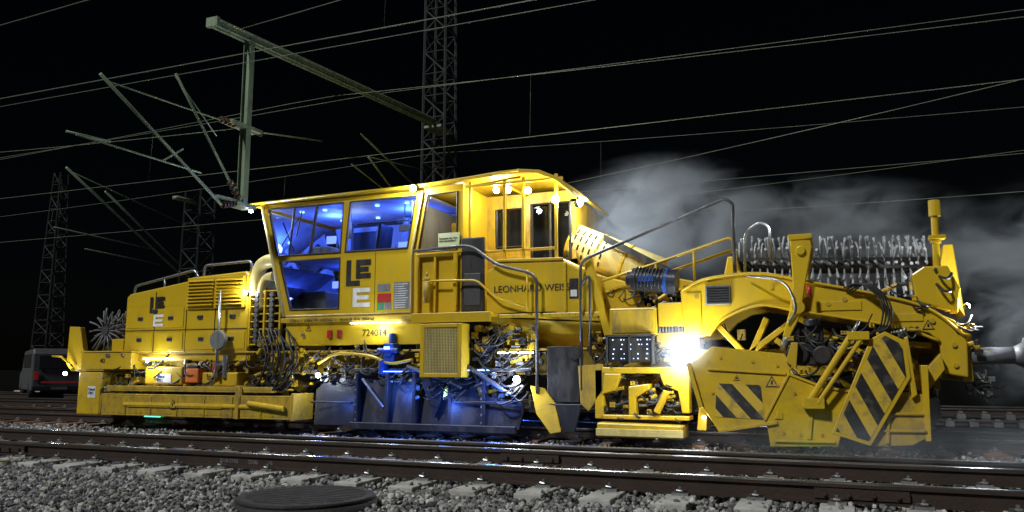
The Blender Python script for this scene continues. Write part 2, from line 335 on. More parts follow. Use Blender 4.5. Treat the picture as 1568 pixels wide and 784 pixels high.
# ------------------------------------------------------------ main cab
g=G()
g.prism([(-3.68,3.82),(-.42,3.82),(-.43,3.74),(-3.655,3.74)],0,.06)
g.prism([(-3.655,3.74),(-3.55,3.74),(-2.99,1.92),(-3.13,1.92)],0,.06)
g.prism([(-3.31,2.88),(-2.0,2.88),(-2.0,2.78),(-3.26,2.78)],.002,.06)
g.prism([(-1.96,3.74),(-1.82,3.74),(-1.9,2.88),(-2.0,2.88)],0,.06)
g.prism([(-.54,3.74),(-.42,3.74),(-.6,2.88),(-.69,2.88)],0,.06)
g.prism([(-2.0,2.88),(-.6,2.88),(-.6,1.78),(-2.0,1.78)],0,.06)
g.prism([(-3.13,1.92),(-2.0,1.92),(-2.0,1.78),(-3.08,1.78)],0,.06)
g.done('cab_side_wall',M,YEL)
g=G(); g.tube([(-3.69,-.01,3.80),(-3.12,-.01,1.8)],.03,10); g.tube([(-.42,-.01,3.8),(-.6,-.01,2.85),(-.6,-.01,1.8)],.02,8); g.box(-3.08,-.6,-.008,0,1.80,1.83); g.done('cab_edge_trim',M,PALE,smooth=True)
g=G(); g.box(-1.3,-1.292,-.003,.0,1.84,2.86); g.done('cab_panel_seam',M,BLK)
g=G(); g.prism([(-3.655,3.74),(-.42,3.82),(-.6,1.78),(-3.08,1.78)],2.84,2.9); g.done('cab_far_wall',M,YEL)
g=G(); g.prism([(-3.5,3.7),(-.6,3.7),(-.7,1.85),(-3.0,1.85)],2.0,2.03); g.prism([(-3.6,3.80),(-.5,3.82),(-.5,3.79),(-3.6,3.77)],.07,2.8); g.box(-.66,-.64,.07,2.8,1.8,3.7); g.done('cab_lining',M,LINING)
box('cab_floor',M,-3.1,1.9,.0,2.9,1.70,1.775,YEL2)
box('cab_mid_floor',M,-3.25,-2.0,.065,2.8,2.80,2.85,WOODS)
g=G(); g.add([(-3.66,.06,3.74),(-3.66,2.84,3.74),(-3.11,2.84,1.85),(-3.11,.06,1.85)],[(0,1,2,3)]); g.done('windscreen',M,GLS)
g=G(); g.add([(-3.55,.03,3.74),(-1.96,.03,3.74),(-2.0,.03,2.88),(-3.31,.03,2.88)],[(0,1,2,3)]); g.add([(-3.26,.03,2.78),(-2.0,.03,2.78),(-2.0,.03,1.92),(-2.99,.03,1.92)],[(0,1,2,3)])
g.add([(-1.82,.03,3.74),(-.54,.03,3.74),(-.69,.03,2.88),(-1.9,.03,2.88)],[(0,1,2,3)]); g.done('cab_windows',M,GLS)
g=G()
def frame(pts,y,r=.016):
    P=[(p[0],y,p[1]) for p in pts]; g.tube(P+[P[0]],r,6)
frame([(-3.55,3.74),(-1.96,3.74),(-2.0,2.88),(-3.31,2.88)],.0);frame([(-3.26,2.78),(-2.0,2.78),(-2.0,1.92),(-2.99,1.92)],.0);frame([(-1.82,3.74),(-.54,3.74),(-.69,2.88),(-1.9,2.88)],.0)
g.tube([(-2.98,.0,3.74),(-3.06,.0,2.88)],.02,8); g.tube([(-2.5,.0,3.74),(-2.62,.0,2.88)],.028,8); g.tube([(-3.3,.1,3.5),(-3.0,.06,2.95)],.012,6); g.tube([(-1.7,.05,3.35),(-.7,.05,3.35)],.012,6)
g.tube([(-3.25,-.03,3.0),(-2.85,-.03,3.55)],.01,6); g.tube([(-2.9,-.03,3.2),(-2.8,-.03,3.65)],.012,6)
g.done('window_seals',M,BLK)
prism('cab_roof',M,[(-3.95,3.83),(-3.92,3.87),(-.4,3.92),(.3,3.96),(.3,3.91),(-.4,3.87),(-3.6,3.835)],-.06,2.95,YEL,.004)
prism('canopy_roof',M,[(.302,3.96),(.9,4.0),(1.3,4.01),(1.65,3.96),(1.95,3.82),(2.2,3.58),(2.17,3.55),(1.92,3.77),(1.62,3.91),(1.3,3.95),(.9,3.94),(.302,3.91)],-.06,2.0,YEL,.004)
g=G(); g.tube([(-3.9,-.07,3.85),(-.4,-.07,3.9),(.9,-.07,3.97),(1.3,-.07,3.98)],.02,8); g.done('roof_gutter',M,YEL,smooth=True)
g=G(); g.box(.35,2.0,.0,.05,3.8,3.84); g.box(1.0,1.05,.05,1.0,3.8,3.84); g.tube([(.35,.03,3.82),(1.3,.03,3.9)],.02,8); g.done('canopy_frame',M,YEL,.006)
# interior
g=G(); g.box(-3.2,-2.7,.6,1.9,1.8,2.3); g.box(-2.95,-2.6,.5,1.9,2.86,3.1); g.box(-1.6,-1.2,.9,1.4,2.2,2.3); g.done('cab_console',M,WOODS,.03)
g=G(); g.box(-2.2,-1.75,.8,1.3,2.9,3.02); g.prism([(-1.85,3.0),(-1.75,3.0),(-1.68,3.5),(-1.78,3.5)],.8,1.25); g.box(-1.3,-.9,1.2,1.7,2.9,2.98); g.prism([(-.95,2.98),(-.86,2.98),(-.8,3.4),(-.88,3.4)],1.2,1.65); g.box(-2.5,-2.1,.7,1.2,2.1,2.2); g.prism([(-2.2,2.2),(-2.1,2.2),(-2.05,2.6),(-2.14,2.6)],.7,1.2); g.done('cab_seats',M,BLK,.04)
g=G(); g.box(-1.75,-.7,1.95,1.99,3.05,3.55); g.box(-3.3,-2.2,1.95,1.99,3.1,3.6); g.box(-2.7,-2.2,1.95,1.99,2.0,2.6); g.done('cab_far_windows',M,BLK,.02)
g=G(); g.box(-1.85,-.6,1.6,1.66,3.66,3.74); g.tube([(-1.1,.6,3.76),(-1.1,.6,3.4)],.012,6); g.box(-1.2,-1.0,.58,.64,3.28,3.4); g.tube([(-2.7,.9,2.86),(-2.7,.9,3.25)],.015,6); g.tube([(-1.5,1.0,2.86),(-1.5,1.0,3.1)],.015,6); g.box(-1.75,-1.4,.9,1.2,2.88,2.98); g.done('cab_interior_details',M,GREY,.008)
g=G()
for x,z,w in [(-2.9,3.3,.2),(-1.35,3.1,.2),(-1.0,3.5,.1),(-2.75,2.45,.18),(-2.4,2.62,.12)]: g.box(x-w/2,x+w/2,1.0,1.03,z-w*.35,z+w*.35)
g.done('cab_monitors',M,SCRN)
g=G(); g.box(-2.44,-2.30,.7,.78,3.25,3.72); g.box(-1.6,-1.5,1.4,1.5,2.9,3.7); g.box(-2.9,-2.8,1.5,1.6,2.9,3.7); g.done('cab_overhead_box',M,GREY,.01)
g=G()
for i in range(7):
    for j in range(2): g.box(-2.425+j*.06,-2.39+j*.06,.69,.698,3.3+i*.055,3.325+i*.055)
g.done('cab_switch_panel',M,LEDR)
g=G()
for x,y in [(-3.2,.5),(-2.7,.5),(-1.6,.5),(-1.0,.5),(-3.0,1.5),(-2.2,1.5),(-1.3,1.5)]: g.tube([(x,y,3.745),(x,y,3.765)],.04,12)
g.done('cab_ceiling_leds',M,LEDB)
for x in (-2.9,-1.3): lamp('cab_blue_light',M,(x,1.1,3.6),66,(.05,.13,1),.1)
lamp('cab_blue_light_low',M,(-2.6,1.2,2.65),28,(.04,.11,1),.1)
lamp('cab_white_light',M,(-2.3,.9,3.5),5,(.7,.85,1),.1)
# cab decals
g=G(); g.box(-1.24,-.98,-.006,-.001,2.0,2.14); g.done('decal_red_first_aid',M,RED)
g=G(); g.box(-1.24,-1.12,-.009,-.006,1.87,1.99); g.done('decal_green_first_aid',M,GRN)
g=G(); g.box(-1.1,-.98,-.009,-.006,1.87,1.99); g.box(-1.2,-1.16,-.012,-.009,1.9,1.96); g.box(-.93,-.64,-.006,-.001,1.88,2.32); g.box(-1.24,-1.0,-.006,-.001,2.18,2.3); g.done('decal_plates',M,GREY)
g=G()
for i in range(11): g.box(-.91,-.66-random.random()*.08,-.009,-.006,1.9+i*.038,1.91+i*.038)
g.done('decal_text_lines',M,WHT)
box('running_number_panel',M,-3.08,-.42,.01,.06,1.3,1.7,YEL)
text('running_number',M,'724014',-1.52,-.0,1.45,.155,BLK)
box('under_cab_sill',M,-3.15,-.45,-.05,.0,1.69,1.775,YEL2); text('route_table',M,'<- 7,0 m ->   A 42 m    9 t  5,7 t  12 m   ->    [16 m²]  [A 52 m]  [42500 kg]',-2.95,-.054,1.705,.055,BLK)
box('light_bar_cab',M,-1.7,-.75,-.09,-.055,1.65,1.67,LEDW,0)
lamp('light_bar_glow',M,(-1.2,-.15,1.57),12,(.75,.88,1),.15)
box('red_connector',M,-2.0,-1.92,-.03,.01,1.42,1.56,RED);box('red_connector_b',M,-2.2,-2.12,-.03,.01,1.42,1.56,RED)
clutter('cab_under_fittings',-3.0,-.5,-.02,.2,.85,1.3,90,.055,hoses=16)
clutter('cab_under_back',-3.0,2.2,.5,1.2,.3,1.3,70,.13,mats=[BLK,DST,YEL2,BLK],hoses=4)
g=G(); g.box(-1.02,-.82,-.15,.1,1.02,1.32); g.tube([(-.92,-.03,1.32),(-.92,-.03,1.48)],.06,16); g.tube([(-1.12,-.16,1.2),(-.74,-.16,1.2)],.04,12); g.box(-1.07,-1.0,-.2,.1,.82,1.05); g.tube([(-.92,-.18,1.17),(-.92,-.14,1.17)],.07,16); g.done('blue_motor',M,BLUE,.015)
tube('yellow_hose_rail',M,smooth([(-2.3,-.1,1.0),(-1.9,-.15,1.15),(-1.3,-.15,1.12),(-.9,-.12,1.0),(-.5,-.1,1.05)]),.025,YEL)

# ------------------------------------------------------------ rear cab + platform
g=G()
g.prism([(-.42,3.86),(.3,3.88),(.3,3.76),(-.42,3.74)],.03,.09); g.prism([(-.42,3.74),(-.34,3.74),(-.5,2.8),(-.6,2.8)],.03,.09); g.box(.2,.3,.03,.09,2.8,3.755); g.prism([(-.6,2.8),(.3,2.8),(.3,1.78),(-.6,1.78)],.02,.09)
g.done('rear_cab_wall',M,YEL)
g=G(); g.add([(-.34,.06,3.74),(.2,.06,3.76),(.2,.06,2.8),(-.5,.06,2.8)],[(0,1,2,3)]); g.done('rear_cab_window',M,GLS)
g=G(); frame([(-.34,3.74),(.2,3.755),(.2,2.8),(-.5,2.8)],.03); g.done('rear_window_seal',M,BLK)
box('rear_cab_side',M,.25,.3,.09,1.1,1.78,3.85,YEL,0)
g=G(); g.box(.3,.48,1.0,1.06,1.78,3.85); g.box(.48,.95,1.0,1.06,1.78,2.95); g.box(.48,.95,1.0,1.06,3.6,3.85); g.box(.95,1.12,1.0,1.06,1.78,3.85); g.box(1.12,1.9,1.0,1.06,1.78,2.7);g.box(1.12,1.9,1.0,1.06,3.65,3.85);g.box(1.8,1.9,1.0,2.9,1.78,3.7); g.done('platform_back_wall',M,YEL2)
g=G(); g.add([(.48,1.03,2.95),(.95,1.03,2.95),(.95,1.03,3.6),(.48,1.03,3.6)],[(0,1,2,3)]); g.add([(1.12,1.03,2.7),(1.8,1.03,2.7),(1.8,1.03,3.65),(1.12,1.03,3.65)],[(0,1,2,3)]); g.done('platform_windows',M,GLS)
g=G(); frame([(.48,2.95),(.95,2.95),(.95,3.6),(.48,3.6)],1.0,.025); frame([(1.12,2.7),(1.8,2.7),(1.8,3.65),(1.12,3.65)],1.0,.025); g.tube([(1.45,1.0,2.7),(1.45,1.0,3.65)],.025,6); g.done('platform_window_frames',M,BLK)
box('rear_interior_back',M,-.5,1.75,2.0,2.05,1.8,3.8,BLK,0)
g=G()
for x in (.42,1.02,1.34,1.88): g.box(x-.022,x+.022,.03,.08,1.8,3.9)
g.box(.3,1.9,.03,.07,2.72,2.76); g.done('platform_posts',M,YEL,.006)
box('notice_sign',M,-.12,.26,-.01,.01,2.86,3.08,paint('notice',(.62,.68,.4),(.5,.55,.3),.5),.002); text('notice_text',M,'Rückseite der Türe\nnicht abschließen!',-.1,-.014,2.98,.042,BLK)
g=G(); g.box(-.3,.1,.8,1.1,2.9,3.4); g.done('rear_console',M,YEL2,.02); lamp('rear_cab_light',M,(.0,.6,3.6),8,(1,.95,.8),.08)
box('platform_door',M,.3,.7,-.02,.04,1.8,2.98,BLK,.02); box('platform_door_inner',M,.36,.64,-.028,-.021,1.9,2.4,DST,.01)
g=G(); g.box(-.5,-.45,-.06,.02,1.8,2.75); g.box(.18,.24,-.06,.02,1.8,2.75); g.box(-.18,-.14,-.04,.02,1.8,2.7); g.box(-.5,.3,-.04,.02,2.7,2.76); g.done('locker_ribs',M,YEL,.008)
g=G(); g.tube([(-.27,-.1,1.95),(-.27,-.1,2.3)],.06,16); g.sphere((-.27,-.1,2.32),.06,8); g.tube([(-.27,-.1,2.36),(-.27,-.1,2.45)],.02,8); g.done('canister',M,YEL2,smooth=True)
g=G(); g.box(-.42,.95,-.32,.0,1.70,1.76); g.box(-.42,.95,-.33,-.3,1.62,1.77); g.done('walkway_edge',M,YEL,.008)
# grille box
g=G(); x0,x1,z0,z1=-.22,.50,.78,1.60
g.box(x0,x0+.07,-.38,-.1,z0,z1); g.box(x1-.07,x1,-.38,-.1,z0,z1); g.box(x0+.071,x1-.071,-.385,-.1,z0,z0+.06); g.box(x0+.071,x1-.071,-.385,-.1,z1-.06,z1); g.done('grille_frame',M,YEL,.008)
box('grille_back',M,x0+.07,x1-.07,-.3,-.12,z0+.06,z1-.06,BLK,0)
g=G()
for i in range(22): xx=x0+.07+(i+.5)*(x1-x0-.14)/22; g.box(xx-.005,xx+.005,-.372,-.364,z0+.05,z1-.05)
for i in range(30): zz=z0+.06+(i+.5)*(z1-z0-.12)/30; g.box(x0+.06,x1-.06,-.366,-.358,zz-.004,zz+.004)
g.done('grille_mesh',M,PALE)
clutter('pump_fittings',.5,1.6,-.1,.3,.95,1.6,80,.07,mats=[BLK,DST,YEL2,STL,YEL],hoses=18)
box('light_bar_hopper',M,.98,1.55,-.12,-.08,1.14,1.16,LEDW,0); lamp('light_bar_hopper_glow',M,(1.3,-.2,1.05),12,(.75,.88,1),.15)

# ------------------------------------------------------------ hopper
g=G()
pts=[(.72,1.72),(.72,2.42),(.92,2.58),(2.0,2.56),(2.32,2.4),(2.55,1.95),(2.6,1.6)]
g.prism(pts,.0,2.9); g.done('hopper_body',M,YEL,.05)
g=G(); g.add([(.74,.03,1.70),(2.58,.03,1.58),(2.45,.5,1.15),(.8,.5,1.2),(.74,2.87,1.70),(2.58,2.87,1.58),(2.45,2.4,1.15),(.8,2.4,1.2)],[(0,3,2,1),(4,5,6,7),(0,1,5,4),(1,2,6,5),(3,7,6,2),(0,4,7,3)]); g.done('hopper_chute',M,YEL,.02)
g=G(); g.box(.7,2.58,-.03,0.0,1.68,1.74); g.box(2.02,2.06,-.02,.02,1.75,2.5); g.prism([(.92,2.6),(2.0,2.58),(2.0,2.54),(.92,2.56)],-.03,.02); g.done('hopper_ribs',M,YEL,.006)
g=G()
for i in range(18): g.tube([(.8+i*.1,-.037,1.71),(.8+i*.1,-.03,1.71)],.012,6)
for i in range(10): g.tube([(2.04,-.028,1.8+i*.07),(2.04,-.02,1.8+i*.07)],.009,6)
g.done('hopper_bolts',M,YEL2)
text('owner_lettering',M,'LEONHARD WEISS',.86,-.006,2.08,.150,BLK,.003)
box('hopper_sticker',M,2.1,2.24,-.008,-.002,1.95,2.25,BLK,0); box('hopper_sticker_w',M,2.12,2.22,-.012,-.008,1.98,2.08,WHT,0)
# drum conveyor
g=G(); g.tube([(1.75,1.3,3.02),(3.2,1.3,2.36)],.32,36); g.done('conveyor_drum',M,PALE,.02,smooth=True)
g=G(); A0=Vector((1.75,1.3,3.02)); B0=Vector((3.2,1.3,2.36)); d=(B0-A0).normalized()
for t in (.0,.32,.62): c=A0.lerp(B0,t); g.tube([c,c+d*.035],.332,36)
g.done('drum_rings',M,YEL)
g=G(); nrm=Vector((.41,0,.91))
for k in range(6):
    for a in (-2.2,-1.75,-1.3,-.9):
        c=A0+d*(.14+.13*k)*.8; w_=Vector((0,math.sin(a),0))+nrm*math.cos(a)
        p=c+w_*.318; t_=w_.cross(d); g.tube([p-t_*.045,p+t_*.045],.016,6)
g.tube([A0-d*.01,A0+d*.02],.25,24); g.done('drum_slots',M,BLK)
g=G(); g.prism([(2.4,3.05),(3.5,2.42),(3.5,2.3),(2.4,2.93)],.85,.95); g.done('conveyor_belt',M,RUB)
g=G(); g.prism([(2.35,2.35),(2.9,2.2),(3.1,1.75),(3.2,1.3),(2.65,1.3),(2.6,1.9)],.2,.9); g.prism([(2.3,2.55),(2.42,2.6),(2.78,1.3),(2.66,1.28)],-.02,.12); g.prism([(2.9,2.45),(4.2,2.15),(4.2,2.0),(2.9,2.2)],1.0,2.6); g.done('transfer_chute',M,YEL,.02)

# handrails
g=G()
g.tube(rounded([(2.3,-.08,.6),(2.3,-.08,2.5),(4.42,-.08,3.27),(4.53,-.08,3.2),(4.52,-.08,2.0)],.15),.024,12)
g.tube(rounded([(-.5,-.12,2.8),(.5,-.12,2.84),(.96,-.12,2.5),(1.5,-.12,2.36),(1.62,-.12,2.26),(1.62,-.12,.55)],.15),.024,12)
g.tube(rounded([(2.3,-.08,1.9),(2.3,-.08,2.15),(2.44,-.08,2.3),(2.44,-.08,1.1)],.1),.02,10)
g.done('boarding_handrail',M,DST,smooth=True)
g=G()
g.tube(rounded([(-.25,-.12,2.0),(-.25,-.12,2.3),(.62,-.12,2.28),(.95,-.12,1.98),(1.42,-.12,1.85)],.1),.018,8)
g.tube([(1.46,-.1,2.4),(1.46,-.1,1.8)],.018,8)
for o in (0,.16): g.tube(rounded([(2.6,.05+o,2.2-o),(3.4,.05+o,2.42-o),(4.5,.05+o,2.75-o),(4.52,.05,2.2)],.1),.022,8)
g.tube([(3.4,.05,2.42),(3.4,.05,2.0)],.02,8); g.tube([(3.95,.05,2.58),(3.95,.05,2.1)],.02,8)
g.done('yellow_handrail',M,YEL,smooth=True)
tube('brush_guard_rail',M,rounded([(4.62,.3,2.2),(4.64,.3,2.85),(4.85,.3,2.98),(4.98,.3,2.9),(4.98,.3,2.4)],.12),.02,STL)

# ------------------------------------------------------------ right-centre equipment
g=G(); g.tube([(3.08,-.05,2.2),(3.62,-.05,2.14)],.16,28); g.tube([(3.0,-.05,2.21),(3.08,-.05,2.2)],.1,20); g.tube([(3.6,-.05,2.14),(3.72,-.05,2.13)],.18,28)
for i in range(9): g.tube([(3.13+i*.05,-.05,2.195-i*.005),(3.145+i*.05,-.05,2.193-i*.005)],.178,28)
g.done('hydraulic_motor',M,PLW,.003); 
g=G(); g.tube([(3.55,-.05,2.152),(3.6,-.05,2.145)],.185,28); g.box(3.2,3.42,-.225,-.2,2.14,2.22); g.done('motor_blue_band',M,BLUE)
box('control_cabinet',M,2.72,3.42,-.05,.5,1.38,1.78,YEL,.02); box('control_cabinet_door',M,2.76,3.38,-.065,-.052,1.42,1.74,YEL2,.008)
box('valve_cabinet',M,3.44,4.02,-.08,.5,1.5,1.84,YEL,.02); 
g=G()
for i in range(12): g.tube([(3.45+i*.045,-.02,1.42),(3.45+i*.045,-.02,1.5)],.016,8)
g.done('valve_levers',M,STL); box('valve_block',M,3.4,4.0,-.03,.4,1.2,1.42,YEL2,.02)
box('led_panel',M,2.74,3.36,-.2,-.1,1.0,1.36,BLK,.015)
g=G()
for i in range(5):
    for j in range(5):
        x=2.80+i*.12+random.choice([0,.015]); z=1.045+j*.066
        if random.random()<.8: g.box(x,x+.018,-.206,-.201,z,z+.014)
        if random.random()<.4: g.box(x+.045,x+.056,-.206,-.201,z,z+.012)
g.done('led_panel_lights',M,LEDD)
g=G(); 
for x in (2.72,3.05,3.38): g.box(x-.012,x+.012,-.22,-.1,.98,1.38)
g.box(2.7,3.4,-.22,-.1,1.36,1.39); g.done('led_panel_frame',M,DST)
box('black_flap',M,1.76,2.26,-.08,-.05,.42,1.24,RUB,.01); tube('flap_disc',M,[(2.2,-.12,1.14),(2.2,-.08,1.14)],.1,BLK,20)
db=prism('deflector_blade',M,[(1.5,.66),(1.72,.62),(1.9,.4),(2.0,-.0),(1.85,-.03),(1.62,.25)],-.15,-.1,YEL,.01)
prism('deflector_blade_dark',M,[(1.76,.4),(2.3,.4),(2.25,.2),(2.2,.0),(2.01,-.02),(1.92,.38)],-.13,-.08,PLW,.01)
lean([db],.2,.3,.1,1.7)
g=G(); g.prism([(2.25,.95),(2.62,.98),(2.7,.7),(2.4,.3),(2.28,.4)],-.1,0); g.done('deflector_bracket',M,YEL2,.01)
g=G(); g.prism([(2.5,.9),(2.62,.9),(2.62,.2),(2.5,.2)],-.1,.3); g.box(2.62,3.85,-.12,.2,.84,.93); g.box(2.62,3.85,-.12,.2,.2,.26); g.prism([(3.0,.26),(3.1,.26),(3.1,.5),(3.3,.62),(3.3,.7),(3.0,.66)],-.12,.1); g.prism([(2.65,.84),(2.9,.84),(2.8,.6),(2.62,.55)],-.125,.0); g.prism([(3.45,.84),(3.85,.84),(3.85,.3),(3.75,.3),(3.7,.6),(3.5,.68)],-.12,.1); g.tube([(3.4,-.14,.3),(3.55,-.14,.6)],.05,12); g.done('lower_frame',M,YEL,.012)
prism('boarding_step',M,[(2.58,.16),(3.78,.14),(3.78,-.04),(2.58,-.04)],-.3,.2,YEL,.02); box('boarding_step_face',M,2.57,3.79,-.315,-.302,-.02,.08,PALE,.004)
clutter('lower_frame_fittings',2.65,3.8,-.05,.25,.28,.92,100,.055,mats=[YEL,YEL2,YEL,BLK,STL,DST],hoses=14,hl=.6)
clutter('mid_fittings',2.4,4.0,.0,.35,.95,1.5,70,.068,hoses=16,hl=.8)
clutter('top_fittings',2.6,4.3,.2,.8,1.8,2.12,50,.07,mats=[YEL,YEL2,STL,DST],hoses=12,hl=.5)

# ------------------------------------------------------------ plough under cab (blue lit)
g=G(); g.prism([(-2.45,.55),(-2.2,.76),(-1.55,.78),(-1.55,-.0),(-2.42,-.02)],-.1,-.05); lean([g.done('plough_wing_left',M,PLW,.01)],.12,.4,-.18,-1.6)
g=G(); g.prism([(-1.5,.74),(-.5,.76),(-.5,.0),(-1.5,.0)],.0,.06); g.prism([(-.45,.45),(.15,.42),(.15,.05),(-.45,.0)],.02,.08); lean([g.done('plough_centre',M,PLW,.01)],.15,.4)
g=G(); g.prism([(.2,.75),(.55,.72),(.62,.5),(1.32,.42),(1.36,.3),(1.3,0.0),(.2,-.02)],-.12,-.06); lean([g.done('plough_wing_right',M,PLW,.01)],.12,.4,.12,.2)
g=G(); g.prism([(-1.6,.06),(1.3,.06),(1.3,-.05),(-1.6,-.05)],-.2,-.13); g.done('plough_cutting_edge',M,PLW,.01)
g=G()
for x in (-1.52,-.95,-.45,.18,.75): g.box(x-.03,x+.03,-.14,-.0,.0,.84)
g.prism([(-.4,.85),(.1,.85),(.0,.4),(-.1,.15)],-.1,-.03); g.box(-2.4,-1.6,-.13,-.1,.35,.38); g.box(.25,1.3,-.15,-.12,.38,.42)
g.done('plough_ribs',M,PLW,.008)
g=G()
for x in (-1.52,.72):
    for i in range(6): g.box(x-.008,x+.008,-.15,-.142,.08+i*.12,.11+i*.12)
g.done('plough_rule_marks',M,GREY)
g=G(); g.box(-1.9,1.5,-.05,.3,.86,.92); g.tube([(-.6,-.1,.95),(.2,-.15,.7)],.035,12); g.tube([(.4,-.15,1.0),(1.1,-.2,.6)],.035,12); g.done('plough_carrier',M,DST,.01)
g=G(); g.tube([(.2,-.15,.7),(.4,-.18,.62)],.02,10); g.tube([(1.1,-.2,.6),(1.3,-.2,.5)],.02,10); g.tube([(-1.4,-.14,.75),(-1.0,-.14,.3)],.022,10); g.done('plough_cylinder_rods',M,STL)
clutter('plough_mid_fittings',-.5,1.45,-.15,.15,.45,.92,60,.055,mats=[DST,STL,BLK,PLW],hoses=14,hl=.8)
clutter('plough_left_fittings',-2.3,-.5,-.1,.2,.7,.95,40,.05,mats=[DST,STL,BLK,YEL2],hoses=10,hl=.6)
for i,(x,y,z,W) in enumerate([(-.75,-.35,.6,18),(1.0,-.4,.6,24),(-2.0,-.4,.4,6),(.2,-.35,.35,10),(-.2,.5,.5,22)]): lamp('plough_blue_light',M,(x,y,z),W,(.07,.2,1),.05)
box('blue_led_strip',M,.2,.9,-.16,-.13,.88,.895,LEDB,0); box('blue_led_strip_b',M,-.95,-.87,-.24,-.2,1.22,1.26,LEDB,0); box('blue_led_strip_c',M,-1.0,-.6,-.16,-.13,.86,.872,LEDB,0)

# ------------------------------------------------------------ side plough & arch
arch=[(3.77,2.0),(4.15,2.15),(4.5,2.19),(4.85,2.19),(5.5,2.04),(6.22,1.87),(6.85,1.66),(7.15,1.5),(7.27,1.3),(7.25,.8),(6.98,.85),(6.96,1.25),(6.85,1.35),(6.55,1.42),(5.94,1.55),(5.3,1.67),(4.85,1.76),(4.6,1.72),(4.38,1.6),(4.15,1.36),(3.82,1.32)]
prism('arch_beam',M,arch,-.12,.0,YEL,.02); prism('arch_beam_far',M,arch,1.3,1.42,YEL,.02)
g=G(); 
top=arch[:10]
for a,b in zip(top[:-1],top[1:]): g.add([(a[0],0,a[1]-.03),(b[0],0,b[1]-.03),(b[0],1.3,b[1]-.03),(a[0],1.3,a[1]-.03)],[(0,1,2,3)])
g.done('arch_top_plate',M,YEL2)
g=G(); g.tube(smooth([(3.8,-.14,2.0),(4.15,-.14,2.15),(4.85,-.14,2.19),(5.5,-.14,2.04),(6.22,-.14,1.87),(6.85,-.14,1.66),(7.25,-.14,1.3)]),.02,8); g.tube(smooth([(4.15,-.14,1.36),(4.38,-.14,1.6),(4.85,-.14,1.76),(5.3,-.14,1.67),(5.94,-.14,1.55),(6.55,-.14,1.42),(6.96,-.14,1.25)]),.02,8); g.done('arch_flange',M,YEL,smooth=True)
g=G()
for x,z in [(4.0,1.9),(4.0,1.5),(5.0,2.0),(5.9,1.8),(6.4,1.65),(6.9,1.5),(7.12,1.2),(7.12,.95),(5.7,1.75)]: g.tube([(x,-.145,z),(x,-.12,z)],.03,10)
g.done('arch_bolts',M,YEL2)
g=G(); g.box(5.6,6.1,-.135,-.12,1.66,1.78); g.box(6.45,6.8,-.135,-.12,1.5,1.6); g.box(3.86,4.06,-.14,-.12,1.4,1.95); g.done('arch_stiffeners',M,YEL,.006)
g=G(); g.box(4.12,4.46,-.15,-.121,1.78,2.05); g.done('arch_vent',M,GREY,.01)
g=G()
for i in range(7): g.box(4.14,4.44,-.165,-.15,1.8+i*.035,1.815+i*.035)
g.done('arch_vent_slats',M,BLK)
g=G()
for a,b in [((4.3,.3),(4.9,1.6)),((4.5,1.0),(5.3,1.6)),((5.3,1.6),(6.4,.9)),((5.6,1.3),(6.9,1.2)),((5.0,1.3),(6.0,.6)),((4.25,1.5),(4.6,1.1)),((6.3,1.45),(6.8,.8))]:
    d=Vector((b[0]-a[0],b[1]-a[1])).normalized(); n=Vector((-d.y,d.x))*.04
    g.prism([(a[0]+n.x,a[1]+n.y),(b[0]+n.x,b[1]+n.y),(b[0]-n.x,b[1]-n.y),(a[0]-n.x,a[1]-n.y)],.1,.3)
g.done('inner_truss',M,YEL,.01)
# plate A (wing)
A_=[]
g=G(); g.prism([(3.95,.98),(4.25,1.2),(5.14,1.1),(5.22,.95),(5.04,.24),(4.32,.12),(4.12,.42)],-.5,-.45); A_.append(g.done('side_plough_wing',M,YEL,.01))
g=G(); g.prism([(3.92,.98),(3.97,1.0),(4.14,.42),(4.09,.4)],-.56,-.44); g.prism([(4.25,1.2),(5.14,1.1),(5.14,1.07),(4.25,1.17)],-.49,-.15); g.prism([(4.2,.92),(5.16,.86),(5.15,.83),(4.19,.89)],-.53,-.5); g.prism([(4.32,.14),(5.03,.26),(5.04,.22),(4.32,.1)],-.54,-.45); A_.append(g.done('side_plough_wing_ribs',M,YEL,.006))
g=G(); g.prism([(4.28,.3),(4.3,.72),(4.84,.7),(4.88,.27)],-.508,-.503); A_.append(g.done('hazard_panel',M,HAZ))
g=G()
for x,z in [(4.35,1.05),(4.75,1.0),(5.05,.95),(5.05,.7),(4.95,.4),(4.2,1.0),(4.25,.6)]: g.tube([(x,-.515,z),(x,-.5,z)],.02,8)
A_.append(g.done('plough_bolts',M,YEL2)); A_+=warn(4.98,.74,.08,-.504)+warn(4.55,.79,.04,-.504)
lean(A_,.22,1.1,.14,4.6)
# plate B
B_=[]
g=G(); g.prism([(4.9,.26),(5.2,.82),(5.5,.7),(5.82,.62),(6.0,.62),(5.85,.3),(5.72,-.04),(4.94,-.06)],-.55,-.5); B_.append(g.done('side_plough_centre_plate',M,YEL,.01))
g=G(); g.prism([(4.9,.26),(5.2,.82),(5.5,.7),(5.82,.62),(6.0,.62),(6.0,.65),(5.82,.65),(5.5,.73),(5.19,.86),(4.87,.27)],-.57,-.35); g.prism([(5.0,.0),(5.7,.0),(5.7,.03),(5.0,.03)],-.58,-.55); g.prism([(5.45,.7),(5.5,.69),(5.42,.04),(5.37,.04)],-.58,-.55); g.prism([(5.0,.28),(5.1,.28),(5.1,.36),(5.05,.4)],-.565,-.55); B_.append(g.done('centre_plate_ribs',M,YEL,.006))
g=G()
for x,z in [(5.1,.12),(5.3,.1),(5.55,.1),(5.25,.6),(5.6,.5),(5.75,.3)]: g.tube([(x,-.565,z),(x,-.55,z)],.02,8)
B_.append(g.done('centre_plate_bolts',M,YEL2))
lean(B_,.08,.8,.12,5.4)
